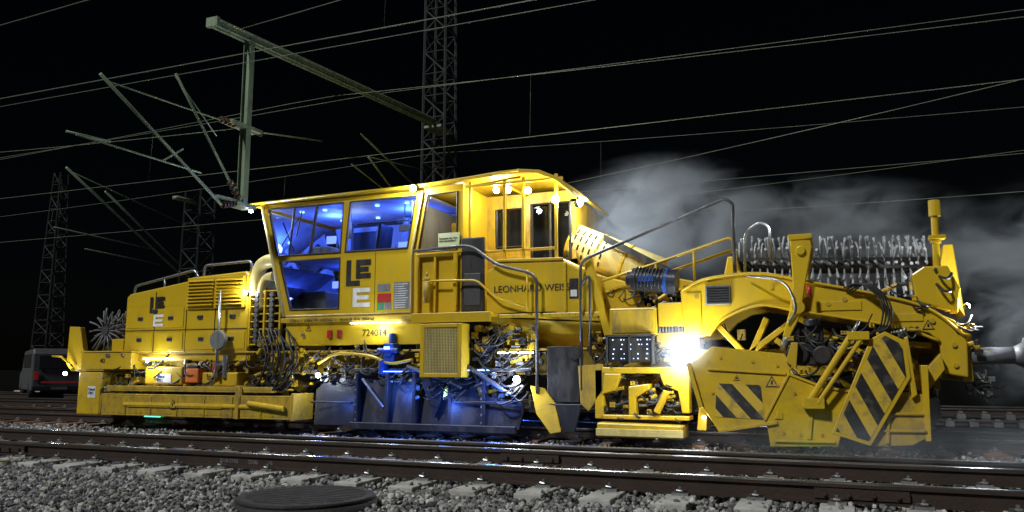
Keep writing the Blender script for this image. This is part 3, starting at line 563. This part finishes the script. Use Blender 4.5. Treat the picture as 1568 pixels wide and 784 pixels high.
# plate C (striped)
C_=[]
g=G(); g.prism([(5.66,.13),(6.16,1.27),(6.33,1.36),(6.56,1.24),(6.58,.8),(6.09,-.01)],-.66,-.63); C_.append(g.done('striped_panel_backing',M,YEL,.01))
g=G(); g.prism([(5.71,.16),(6.2,1.22),(6.33,1.31),(6.51,1.2),(6.53,.82),(6.07,.05)],-.667,-.662); C_.append(g.done('hazard_panel_tilted',M,HAZ2))
lean(C_,.10,.8,.14,6.0)
D_=[]
g=G(); g.prism([(6.25,.55),(6.55,.62),(6.72,.6),(6.74,.1),(6.55,.0),(6.1,-.02)],-.58,-.52); g.prism([(6.3,.5),(6.34,.5),(6.3,.02),(6.26,.02)],-.61,-.58)
for z in (.15,.35): g.box(6.2,6.72,-.61,-.58,z,z+.035)
D_.append(g.done('side_plough_end_plate',M,YEL2,.01)); lean(D_,.1,.3,.25,6.3)
g=G(); g.prism([(4.0,.1),(4.1,.95),(4.2,.95),(4.12,.1)],-.45,.0)
g.prism([(5.16,1.0),(5.24,1.24),(5.32,1.24),(5.28,.9)],-.52,-.4); g.prism([(6.7,.05),(6.76,.05),(6.78,.95),(6.7,.95)],-.5,-.1); g.prism([(6.54,1.28),(6.58,1.3),(6.64,.6),(6.58,.55)],-.55,-.2); g.prism([(6.6,.7),(6.95,1.1),(6.98,.9),(6.75,.6)],-.3,-.1)
g.done('side_plough_brackets',M,YEL,.008)
g=G(); g.tube([(5.42,-.66,.5),(5.95,-.62,1.32)],.04,14); g.tube([(5.52,-.70,.48),(6.08,-.64,1.3)],.028,12); g.box(5.36,5.6,-.72,-.56,.42,.55); g.box(5.9,6.15,-.68,-.56,1.26,1.36); g.tube([(5.4,-.68,.48),(5.4,-.5,.48)],.07,14); g.done('plough_link_arms',M,YEL,.004)
g=G(); g.tube([(5.95,-.62,1.32),(6.05,-.6,1.5)],.02,10); g.tube([(5.18,-.25,1.35),(5.32,-.25,1.85)],.03,10); g.tube([(5.12,-.25,1.15),(5.2,-.25,1.4)],.05,12); g.done('hydraulic_rods',M,STL,smooth=True)
warn(6.85,1.45,.07,-.125)
g=G(); g.box(5.25,5.75,-.35,.1,.95,1.25); g.tube([(5.3,-.4,1.1),(5.3,-.2,1.1)],.14,20); g.tube([(5.6,-.45,1.08),(5.6,-.2,1.08)],.12,20); g.box(5.4,5.62,-.3,0,1.25,1.45); g.tube([(5.5,-.3,1.45),(5.5,-.3,1.55)],.1,16); g.done('plough_gearbox',M,BLK,.02)
clutter('plough_fittings',5.2,6.7,-.35,.0,.7,1.45,110,.055,mats=[YEL2,YEL,BLK,BLK,STL,DST],hoses=20,hl=.8)
clutter('plough_fittings_back',4.2,7.0,.2,1.0,.3,1.45,70,.11,mats=[YEL2,BLK,DST,BLK],hoses=5)
g=G(); g.prism([(5.27,2.62),(5.52,2.62),(5.54,2.5),(5.42,1.95),(5.36,1.6),(5.2,1.3),(5.12,1.32),(5.22,1.65),(5.28,2.0)],-.3,-.2); g.prism([(5.27,2.62),(5.52,2.62),(5.54,2.5),(5.42,1.95),(5.28,2.0)],.3,.4); g.box(5.25,5.55,-.32,.42,2.6,2.67); g.tube([(5.4,-.34,2.45),(5.4,.44,2.45)],.06,16); g.tube([(5.33,-.34,1.7),(5.33,-.1,1.7)],.09,18); g.done('lift_arm',M,YEL,.012)
tube('lift_hose',M,smooth([(4.7,-.2,2.15),(4.95,-.35,2.1),(5.2,-.4,2.0),(5.3,-.35,1.7),(5.2,-.33,1.5)]),.015,STL)
tube('red_tag',M,[(5.48,-.33,1.85),(5.48,-.33,1.98)],.03,RED)
g=G()
for i in range(4): g.tube(smooth([(5.9+i*.03,-.18,1.95-i*.02),(6.1+i*.03,-.3,1.98),(6.32+i*.03,-.33,1.75),(6.3+i*.035,-.33,1.45),(6.15,-.3,1.3)]),.012,8)
g.done('arch_hoses',M,RUB,smooth=True)

# ------------------------------------------------------------ big brush
tube('brush_shaft',M,[(4.3,1.4,2.5),(7.1,1.4,2.38)],.12,BLK,20)
g=G()
for i in range(25):
    t=i/24; cx=4.42+t*2.6; cz=2.5-.12*t
    for j in range(12):
        a=math.pi/2+j*2*math.pi/12+random.uniform(-.05,.05); l=.45+random.uniform(-.03,.03); c,s_=math.cos(a),math.sin(a); bx=random.uniform(-.03,.03)
        g.tube([(cx,1.4+c*.08,cz+s_*.08),(cx+bx*.3,1.4+c*l*.5,cz+s_*l*.5),(cx+bx,1.4+c*l*.85,cz+s_*l*.85),(cx+bx*1.6,1.4+c*l,cz+s_*l-.015)],.011,7,.021)
g.done('brush_hoses_main',M,HOSE,smooth=True)
lamp('brush_light',M,(5.0,.2,2.9),6,(.85,.93,1),.05)
g=G(); g.prism([(4.2,2.15),(4.3,2.6),(4.42,2.6),(4.55,2.1)],1.0,1.8); g.prism([(6.75,1.75),(6.7,2.1),(6.85,2.2),(7.12,2.2),(7.25,1.9),(7.2,1.6)],-.05,.15); g.prism([(7.1,2.1),(7.2,2.6),(7.32,2.6),(7.4,1.6)],.9,1.8); g.done('brush_end_brackets',M,YEL,.02)
g=G(); X=-.09; g.tube([(7.1+X,.05,2.1),(7.12+X,.05,2.9)],.045,16); g.tube([(7.12+X,.05,2.85),(7.125+X,.05,3.06)],.07,16); g.tube([(7.11+X,.05,2.5),(7.112+X,.05,2.56)],.065,16); g.box(7.03+X,7.22+X,-.03,.13,2.55,2.6); g.done('brush_lift_cylinder',M,YEL,.004)
clutter('brush_fittings',6.7,7.2,-.1,.3,1.6,2.15,34,.055,mats=[YEL,YEL2,STL,DST],hoses=5,hl=.4)
clutter('brush_underside',4.2,6.8,.3,1.0,1.9,2.1,26,.07,mats=[YEL2,DST,BLK],hoses=4,hl=.4)
clutter('rear_fittings',7.1,7.4,-.1,.4,.95,1.5,30,.05,mats=[YEL,YEL2,BLK,DST],hoses=4,hl=.4)
for y in (.1,2.3):
    tube('buffer_shaft',M,[(7.3,y,1.06),(7.78,y,1.07)],.105,BUFG,28); tube('buffer_neck',M,[(7.76,y,1.07),(7.9,y,1.07)],.09,BUFG,28,.17); tube('buffer_plate',M,[(7.9,y,1.07),(7.95,y,1.07)],.22,BUFG,36)
box('rear_beam',M,7.2,7.32,-.0,2.9,.75,1.35,YEL,.02)
clutter('coupling',7.35,7.6,.4,1.2,.5,.9,22,.05,mats=[BLK,DST,STL],hoses=6,hl=.5)

# ------------------------------------------------------------ lamps on machine
def worklight(n,x,y,z,r,W,d=(0,-1,-.4),col=(.88,.95,1),mat=LAMP,spot=None):
    D=Vector(d).normalized(); c=Vector((x,y,z))
    g=G(); g.tube([c-D*r*1.3,c-D*r*.25],r*.7,16,r*1.12); g.done(n+'_housing',M,BLK)
    g=G(); g.sphere(c,r,10); g.done(n+'_lens',M,mat,smooth=True)
    if W: lamp(n,M,tuple(c+D*(r+.06)),W,col,r,spot,d)
worklight('roof_work_light',-.53,-.14,3.84,.055,60)
worklight('front_work_light',-3.9,-.05,3.74,.04,40,(-.6,-.4,-.8))
worklight('canopy_light',.75,.35,3.80,.05,22,(.2,-.6,-.7)); worklight('canopy_light_b',.95,.35,3.78,.05,20,(.2,-.6,-.7))
worklight('canopy_lamp_amber',1.38,.15,3.70,.055,5,(0,-1,-.2),(1,.8,.5),WARML)
worklight('canopy_light_rear',1.85,.1,3.5,.06,80,(.6,-.5,.2)); worklight('canopy_light_rear_b',2.05,.7,3.55,.06,260,(.8,.1,.3))
worklight('plough_work_light',3.86,-.35,1.12,.10,95,(.2,-1,-.1))
worklight('under_work_light',-2.28,-.12,.8,.04,16,(0,-1,-.5)); worklight('under_work_light_b',1.33,-.2,.75,.055,24,(-.4,-1,-.4)); 
worklight('brush_work_light',7.3,-.05,1.68,.035,80,(.6,.5,.3)); worklight('end_work_light',-8.3,-.02,.82,.04,10,(-.3,-1,-.2)); worklight('arm_light',4.12,-.62,.28,.025,3,(0,-1,-.5))
worklight('under_hood_light',-6.1,-.1,1.05,.025,9,(.2,-.6,-.8)); worklight('reel_light',-3.98,.0,2.25,.035,16,(-.3,-1,.2))

# ------------------------------------------------------------ tracks
def rail(parent,y,x0=-120,x1=40,z=0):
    prof=[(-.035,-.012),(-.035,-.04),(-.009,-.055),(-.009,-.135),(-.07,-.15),(-.07,-.16),(.07,-.16),(.07,-.15),(.009,-.135),(.009,-.055),(.035,-.04),(.035,-.012)]
    n=len(prof); v=[(x0,y+a,z+b) for a,b in prof]+[(x1,y+a,z+b) for a,b in prof]
    g=G(); g.add(v,[tuple(range(n)),tuple(range(2*n-1,n-1,-1))]+[(i,n+i,n+(i+1)%n,(i+1)%n) for i in range(n)]); g.done('rail_body',parent,RUST)
    g=G(); pr=[(-.036,-.014),(-.034,-.004),(-.02,0),(.02,0),(.034,-.004),(.036,-.014)]; n=6
    v=[(x0,y+a,z+b) for a,b in pr]+[(x1,y+a,z+b) for a,b in pr]; g.add(v,[(i,n+i,n+i+1,i+1) for i in range(5)]); g.done('rail_running_surface',parent,RAILT)
def track(name,yc,sl=CONC,x0=-60,x1=26,fast=True):
    T=empty(name); rail(T,yc-.7525); rail(T,yc+.7525)
    g=G(); k=0; x=x0; h=G()
    while x<x1:
        j=random.uniform(-.03,.03); g.box(x-.13,x+.13,yc-1.3+j,yc+1.3+j,-.34,-.165)
        if fast and -16<x<12:
            for r in (-.7525,.7525):
                for s_ in (-1,1):
                    y=yc+r+s_*.11; h.box(x-.07,x+.07,y-.035,y+.035,-.165,-.14); h.tube([(x,y,-.14),(x,y,-.09)],.017,8); h.tube([(x-.05,y-.03*s_,-.13),(x-.02,y+.03*s_,-.12),(x+.02,y+.03*s_,-.12),(x+.05,y-.03*s_,-.13)],.009,6)
        x+=.62
    g.done('sleepers',T,sl,.012); h.done('rail_fastenings',T,STL)
    return T
WOODSL=paint('wood_sleeper',(.20,.11,.06),(.06,.04,.028),.8,scale=6,bump=.6)
track('railway_track',-3.45); track('railway_track',1.5,WOODSL); track('railway_track',6.1,WOODSL); track('railway_track',10.8,WOODSL,fast=False)
T=track('railway_track',-8.5)
J=empty('rail_joint_plates')
g=G()
for x,y in [(5.9,-4.2),(2.5,-2.7),(-4.,-4.2)]:
    g.box(x-.35,x+.35,y-.05,y-.012,-.13,-.05)
    for i in range(4): g.tube([(x-.27+i*.18,y-.075,-.09),(x-.27+i*.18,y-.04,-.09)],.018,8)
g.done('fishplates',J,RUST)
text('rail_marking',J,'3518 0743        35/86        16',-.6,-4.214,-.115,.06,GREY,.001)
S=empty('spare_rail'); rail(S,-1.35,-4.,9.5,-.07)
g=G(); g.box(-2.9,-2.6,-.75,-.72,-.15,-.13); g.box(5.2,5.6,-1.0,-.97,-.15,-.12); g.box(-6.9,-6.5,.66,.68,-.02,0); g.done('laser_marker',S,LEDG)

# ------------------------------------------------------------ ground + gravel
m,nt,b=newmat('ballast_ground'); L=nt.links
tc=N(nt,'ShaderNodeTexCoord'); vo=N(nt,'ShaderNodeTexVoronoi'); vo.inputs['Scale'].default_value=22; L.new(tc.outputs['Object'],vo.inputs['Vector'])
cr=N(nt,'ShaderNodeValToRGB'); cr.color_ramp.elements[0].color=(.02,.019,.018,1); cr.color_ramp.elements[1].color=(.13,.125,.12,1); L.new(vo.outputs['Color'],cr.inputs[0])
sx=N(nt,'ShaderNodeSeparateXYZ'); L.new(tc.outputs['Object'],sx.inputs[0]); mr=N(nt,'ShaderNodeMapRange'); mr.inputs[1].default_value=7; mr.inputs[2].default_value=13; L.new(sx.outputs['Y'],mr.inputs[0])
mx=N(nt,'ShaderNodeMix',data_type='RGBA'); L.new(mr.outputs[0],mx.inputs[0]); L.new(cr.outputs[0],mx.inputs[6]); mx.inputs[7].default_value=(.005,.005,.004,1); L.new(mx.outputs[2],b.inputs['Base Color'])  # colour fades to near black past the tracks, painting in the unlit distance
bp=N(nt,'ShaderNodeBump'); bp.inputs['Distance'].default_value=.04; bp.inputs['Strength'].default_value=1; bp.invert=True; L.new(vo.outputs['Distance'],bp.inputs['Height']); L.new(bp.outputs[0],b.inputs['Normal']); b.inputs['Roughness'].default_value=1; b.inputs['Specular IOR Level'].default_value=.05
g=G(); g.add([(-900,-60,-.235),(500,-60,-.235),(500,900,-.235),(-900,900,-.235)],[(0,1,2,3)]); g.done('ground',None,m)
m,nt,b=newmat('ballast_stone'); L=nt.links
ge=N(nt,'ShaderNodeNewGeometry'); cr=N(nt,'ShaderNodeValToRGB'); e=cr.color_ramp.elements; e[0].color=(.08,.077,.076,1); e[1].color=(.78,.77,.74,1); el=cr.color_ramp.elements.new(.5); el.color=(.27,.265,.265,1); el=cr.color_ramp.elements.new(.8); el.color=(.46,.43,.40,1)
L.new(ge.outputs['Random Per Island'],cr.inputs[0]); nn=N(nt,'ShaderNodeTexNoise'); nn.inputs['Scale'].default_value=60; tc=N(nt,'ShaderNodeTexCoord'); L.new(tc.outputs['Object'],nn.inputs['Vector'])
mx=N(nt,'ShaderNodeMix',data_type='RGBA',blend_type='MULTIPLY'); mx.inputs[0].default_value=.5; L.new(cr.outputs[0],mx.inputs[6]); L.new(nn.outputs['Fac'],mx.inputs[7]); 
L.new(mx.outputs[2],b.inputs['Base Color']); b.inputs['Roughness'].default_value=.7
STONE=m
phi=(1+5**.5)/2
ico=np.array([(-1,phi,0),(1,phi,0),(-1,-phi,0),(1,-phi,0),(0,-1,phi),(0,1,phi),(0,-1,-phi),(0,1,-phi),(phi,0,-1),(phi,0,1),(-phi,0,-1),(-phi,0,1)],float); ico/=np.linalg.norm(ico[0])
fac=np.array([(0,11,5),(0,5,1),(0,1,7),(0,7,10),(0,10,11),(1,5,9),(5,11,4),(11,10,2),(10,7,6),(7,1,8),(3,9,4),(3,4,2),(3,2,6),(3,6,8),(3,8,9),(4,9,5),(2,4,11),(6,2,10),(8,6,7),(9,8,1)])
V=[]
def scatter(n,x0,x1,y0,y1,z,rmin,rmax,dz=.02):
    P=np.column_stack([np.random.uniform(x0,x1,n),np.random.uniform(y0,y1,n),z+np.random.uniform(-dz,dz,n)])
    q=np.random.normal(size=(n,4)); q/=np.linalg.norm(q,axis=1)[:,None]; w,x,y,zz=q.T
    R=np.stack([1-2*(y*y+zz*zz),2*(x*y-zz*w),2*(x*zz+y*w),2*(x*y+zz*w),1-2*(x*x+zz*zz),2*(y*zz-x*w),2*(x*zz-y*w),2*(y*zz+x*w),1-2*(x*x+y*y)],1).reshape(n,3,3)
    s=np.random.uniform(rmin,rmax,(n,1))*np.random.uniform(.55,1.1,(n,3))
    v=ico[None]*s[:,None,:]*np.random.uniform(.72,1.18,(n,12,1)); v=np.einsum('nij,nkj->nki',R,v)+P[:,None,:]
    V.append(v)
scatter(30000,-16,9,-7.6,-4.7,-.225,.022,.045); scatter(6000,-16,9,-7.6,-5.0,-.19,.018,.034)
scatter(16000,-16,9,-4.7,-2.1,-.207,.02,.04,.012); scatter(500,-16,9,-4.72,-4.3,-.165,.02,.036,.012); scatter(9000,-18,10,-2.1,.4,-.21,.022,.04); scatter(7000,-20,10,.4,4.,-.215,.022,.04); scatter(5000,-25,12,4,8,-.215,.025,.045)
A=np.concatenate(V); 
cen=A.mean(axis=1); keep=((cen[:,0]-1.7)**2+(cen[:,1]+5.75)**2)>.58**2; A=A[keep]
n=len(A); me=bpy.data.meshes.new('gravel')
F=(fac[None]+(np.arange(n)*12)[:,None,None]).reshape(-1)
me.vertices.add(n*12); me.vertices.foreach_set('co',A.reshape(-1)); me.loops.add(len(F)); me.loops.foreach_set('vertex_index',F.astype(np.int32)); me.polygons.add(n*20); me.polygons.foreach_set('loop_start',np.arange(0,n*60,3,dtype=np.int32)); me.update(calc_edges=True); me.validate()
me.materials.append(STONE); me.polygons.foreach_set('use_smooth',[False]*len(me.polygons)); o=bpy.data.objects.new('gravel',me); sc.collection.objects.link(o)
H=empty('manhole_cover'); cx,cy=1.7,-5.75
MH=paint('manhole_iron',(.04,.038,.037),(.02,.019,.018),.8,scale=9,bump=.8)
tube('manhole_ring',H,[(cx,cy,-.3),(cx,cy,-.15)],.57,MH,56); 
g=G(); g.tube([(cx,cy,-.148),(cx,cy,-.115)],.55,56); g.done('manhole_lid',H,MH,.012)
g=G()
for i in range(-6,7):
    h=math.sqrt(.48**2-(i*.075)**2); g.box(cx-h,cx+h,cy+i*.075-.006,cy+i*.075+.006,-.115,-.110)
g.done('manhole_ribs',H,MH)
B=empty('fastener_rack'); box('rack_base',B,6.6,9.2,3.3,4.0,-.2,-.02,BLK)
g=G()
for i in range(14): x=6.8+i*.17; zz=.0 if i%2 else .12; g.box(x,x+.13,3.3,3.5,zz-.01,zz+.08); g.tube([(x+.065,3.4,zz+.08),(x+.065,3.4,zz+.12)],.04,12)
g.done('clips',B,CONC,.015)

# ------------------------------------------------------------ van in background
Vn=empty('parked_van')
def vb(n,pts,y0,y1,m,bev=.03): return prism(n,Vn,pts,y0,y1,m,bev)
vb('body',[(-2.4,.35),(-2.4,1.0),(-1.6,1.15),(-1.0,1.85),(2.2,1.9),(2.35,1.7),(2.4,.35)],-.9,.9,VANP,.06)
box('rear_window',Vn,2.37,2.41,-.7,.7,1.15,1.65,BLK,.02); box('side_window',Vn,-.9,1.9,-.915,-.9,1.2,1.7,BLK,.01)
for y in (-.82,.66): box('tail_light',Vn,2.39,2.43,y,y+.14,.75,1.05,TAILR,.01)
box('bumper',Vn,2.38,2.5,-.88,.88,.35,.55,BLK,.03); box('number_plate',Vn,2.5,2.51,-.26,.26,.4,.5,GREY,0); box('red_stripe',Vn,2.405,2.42,-.6,.6,.64,.70,TAILR,0)
for x in (-1.5,1.5):
    for y in (-.9,.7): tube('wheel',Vn,[(x,y,.32),(x,y+.2,.32)],.32,RUB,24)
Vn.location=(-23,11.2,-.235); Vn.rotation_euler=(0,0,math.radians(-32))

# ------------------------------------------------------------ catenary
def lattice(name,x,y,h,w0,w1,z0=-.3,m=MASTM,steps=None):
    E=empty(name); g=G(); C=[(-1,-1),(1,-1),(1,1),(-1,1)]
    W=lambda z:(w0+(w1-w0)*(z-z0)/(h-z0))/2
    for a,b in C: g.tube([(x+a*W(z0),y+b*W(z0),z0),(x+a*W(h),y+b*W(h),h)],.035,4)
    n=steps or int((h-z0)/.55)
    for i in range(n):
        za=z0+(h-z0)*i/n; zb=z0+(h-z0)*(i+1)/n
        for k in range(4):
            a=C[k]; b=C[(k+1)%4]
            if i%2: a,b=b,a
            g.tube([(x+a[0]*W(za),y+a[1]*W(za),za),(x+b[0]*W(zb),y+b[1]*W(zb),zb)],.02,4)
            g.tube([(x+C[k][0]*W(za),y+C[k][1]*W(za),za),(x+C[(k+1)%4][0]*W(za),y+C[(k+1)%4][1]*W(za),za)],.015,4)
    g.done('lattice',E,m); g=G(); g.box(x-w0*.8,x+w0*.8,y-w0*.8,y+w0*.8,-.5,.0); g.done('footing',E,CONC,.03); return E
lattice('lattice_mast',-2.85,5.2,14,.66,.5)
MD=paint('mast_steel_dark',(.025,.027,.027),(.012,.012,.012),.7,scale=4)
lattice('lattice_mast',-12.2,7.3,6.3,.75,.6,m=MD)
lattice('lattice_mast',-26.5,13.6,9.7,1.0,.4,m=MD)
Cn=empty('catenary_crossbeam')
g=G(); a=Vector((-2.9,5.0,6.75)); b=Vector((-3.72,-1.4,6.72)); d=(b-a).normalized(); s_=Vector((-d.y,d.x,0))
for k,(du,dv) in enumerate([(-.06,.06),(.06,.06),(-.06,-.06),(.06,-.06)]): g.tube([a+s_*du+Vector((0,0,dv)),b+s_*du+Vector((0,0,dv))],.024,4)
q0=s_*.05
g.add([a+q0+Vector((0,0,.06)),b+q0+Vector((0,0,.06)),b+q0-Vector((0,0,.06)),a+q0-Vector((0,0,.06))],[(0,1,2,3)])
g.add([a-q0+Vector((0,0,.06)),b-q0+Vector((0,0,.06)),b-q0-Vector((0,0,.06)),a-q0-Vector((0,0,.06))],[(0,1,2,3)])
g.box(-3.1,-2.65,4.9,5.6,6.6,6.66); g.box(-3.84,-3.60,-1.45,-1.38,6.64,6.80)
g.done('beam',Cn,GALV)
px,py=-3.62,-.62
g=G(); g.box(px-.06,px+.06,py-.01,py+.01,3.7,6.7); g.box(px-.075,px-.06,py-.06,py+.06,3.7,6.7); g.box(px+.06,px+.075,py-.06,py+.06,3.7,6.7)
g.box(px-.12,px+.12,py-.45,py+.3,5.05,5.11); g.box(px-.15,px+.15,py-.2,py+.2,3.66,3.72); g.box(px-.04,px+.04,py-.6,py,3.72,3.77); g.done('drop_post',Cn,GALV,.003)
def insul(g,a,b,n=5,r=.06):
    a=Vector(a);b=Vector(b)
    for i in range(n):
        c=a.lerp(b,(i+.5)/n); d=(b-a).normalized(); g.tube([c-d*.02,c+d*.02],r,12)
    g.tube([a,b],.02,6)
ins=G(); g=G()
g.tube([(px,-1.1,3.62),(px,-3.6,5.02)],.025,8); insul(ins,(px,-.75,3.72),(px,-1.1,3.62),5)
g.tube([(px,-.8,3.9),(px+.0,-2.25,5.5)],.022,8); insul(ins,(px,-.7,3.8),(px,-.95,4.07),4)
g.tube([(px,-1.2,5.05),(px,-3.5,4.95)],.012,6); insul(ins,(px,-.85,5.08),(px,-1.25,5.06),4)
g.tube([(px,-1.3,4.75),(px,-2.25,5.45)],.010,6)
g.tube([(px,-1.6,4.05),(px,-3.9,4.05)],.014,8); g.tube([(px,-3.35,4.1),(px-.2,-3.9,4.12)],.018,8); g.tube([(px,-2.4,4.05),(px,-2.0,4.35)],.013,6)
g.tube([(px,-.3,5.1),(px,1.6,5.45)],.014,8); insul(ins,(px,-.5,5.1),(px,-.2,5.1),4)
g.tube([(-2.9,4.6,4.9),(-2.9,1.9,5.6)],.02,8); insul(ins,(-2.9,4.9,4.8),(-2.9,4.5,4.92),4); g.tube([(-2.9,4.5,4.1),(-2.9,2.2,5.2)],.02,8); g.tube([(-2.9,2.2,5.2),(-2.9,4.7,5.5)],.012,6); g.tube([(-2.9,3.6,4.5),(-2.9,1.6,4.9)],.015,6)
g.done('cantilever_tubes',Cn,GALV,smooth=True); ins.done('insulators',Cn,CERAM)
C2=empty('catenary_cantilever'); g=G(); ins=G()
g.tube([(-12.2,6.6,3.75),(-12.1,2.6,5.97)],.032,8); g.tube([(-12.2,6.6,4.0),(-12.1,3.8,5.6)],.028,8); g.tube([(-12.2,6.8,5.2),(-12.1,2.7,5.9)],.014,6); g.tube([(-12.2,5.6,4.3),(-12.1,2.4,4.4)],.018,6); g.tube([(-12.2,5.9,3.9),(-12.2,3.4,4.0)],.015,6); g.box(-12.3,-12.1,6.3,7.2,5.9,6.0)
insul(ins,(-12.2,7.0,3.6),(-12.2,6.6,3.75)); insul(ins,(-12.2,7.0,5.25),(-12.2,6.7,5.2))
g.done('tubes',C2,GALV,smooth=True); ins.done('insulators',C2,CERAM)

Wr=empty('overhead_wires'); g=G()
def wire(y,z,r=.010,y2=None,z2=None,sag=0,span=50,ph=-3.6):
    y2=y if y2 is None else y2; z2=z if z2 is None else z2; pts=[]
    for i in range(0,121):
        x=-110+i*1.1; t=i/120; u=((x-ph)/span)%1; pts.append((x,y+(y2-y)*t,z+(z2-z)*t-sag*4*u*(1-u)))
    g.tube(pts,r,5)
def wseg(a,b,r=.007,sag=.1):
    a=Vector(a);b=Vector(b); g.tube([a.lerp(b,i/20)-Vector((0,0,sag*4*(i/20)*(1-i/20))) for i in range(21)],r,5)
for yc in (-3.45,1.5,6.1):
    wire(yc,5.0,.0065); wire(yc+.05,6.35,.006,sag=.55)
    for k in range(-8,3):
        x=-3.6+k*9+4.5; u=((x+3.6)/50)%1; g.tube([(x,yc,5.0),(x,yc+.05,6.35-2.2*u*(1-u))],.002,4)
wire(-2.2,5.5,.005); wire(3.6,7.1,.007,sag=.3)
wseg((-2.9,5.0,4.6),(22,1.0,7.2),.007,.3); wseg((-2.9,5.0,4.3),(24,6.0,6.2),.006,.25); wseg((1,9,4.9),(20,4,4.2),.007,.2); wseg((-3.6,-1.2,6.6),(20,-3,8.0),.006,.2); wseg((-3.6,-.6,5.1),(-30,-1.5,6.6),.006,.3)
g.done('wires',Wr,WIRE,smooth=True)
g=G(); insul(g,(3.3,-2.0,6.9),(3.9,-2.04,6.94),7,.05); g.done('wire_insulator',Wr,CERAM)

# ------------------------------------------------------------ steam
def steam(loc,scale,dens,nscale=1.6,lo=.45,hi=.72,seed=0,col=(.86,.92,1)):
    m=bpy.data.materials.new('steam_volume'); m.use_nodes=True; nt=m.node_tree; nt.nodes.clear(); L=nt.links
    out=N(nt,'ShaderNodeOutputMaterial'); pv=N(nt,'ShaderNodeVolumePrincipled'); pv.inputs['Color'].default_value=(*col,1); pv.inputs['Anisotropy'].default_value=.0
    tc=N(nt,'ShaderNodeTexCoord'); ln=N(nt,'ShaderNodeVectorMath',operation='LENGTH'); L.new(tc.outputs['Object'],ln.inputs[0])
    fo=N(nt,'ShaderNodeMapRange',interpolation_type='SMOOTHSTEP'); fo.inputs[1].default_value=.15; fo.inputs[2].default_value=.98; fo.inputs[3].default_value=1; fo.inputs[4].default_value=0; L.new(ln.outputs['Value'],fo.inputs[0])
    ge=N(nt,'ShaderNodeNewGeometry'); mp=N(nt,'ShaderNodeMapping'); mp.inputs['Location'].default_value=(seed*3.1,seed,0); mp.inputs['Scale'].default_value=(.8,1,1.2); L.new(ge.outputs['Position'],mp.inputs[0])
    no=N(nt,'ShaderNodeTexNoise'); no.inputs['Scale'].default_value=nscale; no.inputs['Detail'].default_value=3; no.inputs['Roughness'].default_value=.6; no.inputs['Distortion'].default_value=.8; L.new(mp.outputs[0],no.inputs['Vector'])
    mr=N(nt,'ShaderNodeMapRange'); mr.inputs[1].default_value=lo; mr.inputs[2].default_value=hi; L.new(no.outputs['Fac'],mr.inputs[0])
    mu=N(nt,'ShaderNodeMath',operation='MULTIPLY'); L.new(fo.outputs[0],mu.inputs[0]); L.new(mr.outputs[0],mu.inputs[1]); m2=N(nt,'ShaderNodeMath',operation='MULTIPLY'); m2.inputs[1].default_value=dens; L.new(mu.outputs[0],m2.inputs[0])
    L.new(m2.outputs[0],pv.inputs['Density']); L.new(pv.outputs[0],out.inputs['Volume'])
    g=G(); g.sphere((0,0,0),1,12); o=g.done('steam_cloud',None,m); o.location=loc; o.scale=scale; return o
steam((2.9,2.5,3.4),(2.3,1.2,1.45),5.5,1.3,lo=.39,hi=.68,seed=1)
steam((5.4,3.4,3.1),(3.2,1.1,1.3),3.6,1.4,lo=.43,seed=2)
steam((9.0,2.4,1.9),(2.4,1.3,2.1),4.0,1.4,lo=.45,seed=3)
steam((6.6,-1.2,.0),(3.4,1.0,.5),.5,1.2,lo=.35,seed=4)
steam((3.9,-.6,1.1),(.55,.3,.55),.8,1.5,lo=.1,hi=.6,seed=7)  # small mist ball added around the plough work light for its glare halo

# ------------------------------------------------------------ world, sun, camera
w=bpy.data.worlds.new('World'); sc.world=w; w.use_nodes=True; nt=w.node_tree
sk=nt.nodes.new('ShaderNodeTexSky'); sk.sky_type='NISHITA'; sk.sun_disc=False; sk.sun_elevation=math.radians(38); sk.sun_rotation=math.radians(197)
nt.links.new(sk.outputs[0],nt.nodes['Background'].inputs[0]); nt.nodes['Background'].inputs[1].default_value=.0003
l=bpy.data.lights.new('sun','SUN'); l.energy=2.2; l.angle=math.radians(5); l.color=(.97,1,.98); o=bpy.data.objects.new('sun',l); sc.collection.objects.link(o); o.rotation_euler=Vector((.42,.85,-.9)).to_track_quat('-Z','Y').to_euler(); o.location=(0,-20,15)
cam=bpy.data.cameras.new('camera'); cam.sensor_width=36; cam.lens=28; cam.clip_end=3000; co=bpy.data.objects.new('camera',cam); sc.collection.objects.link(co)
co.location=(5.8,-11.35,.9); co.rotation_euler=(math.radians(90+8.1),0,math.radians(22.2)); sc.camera=co
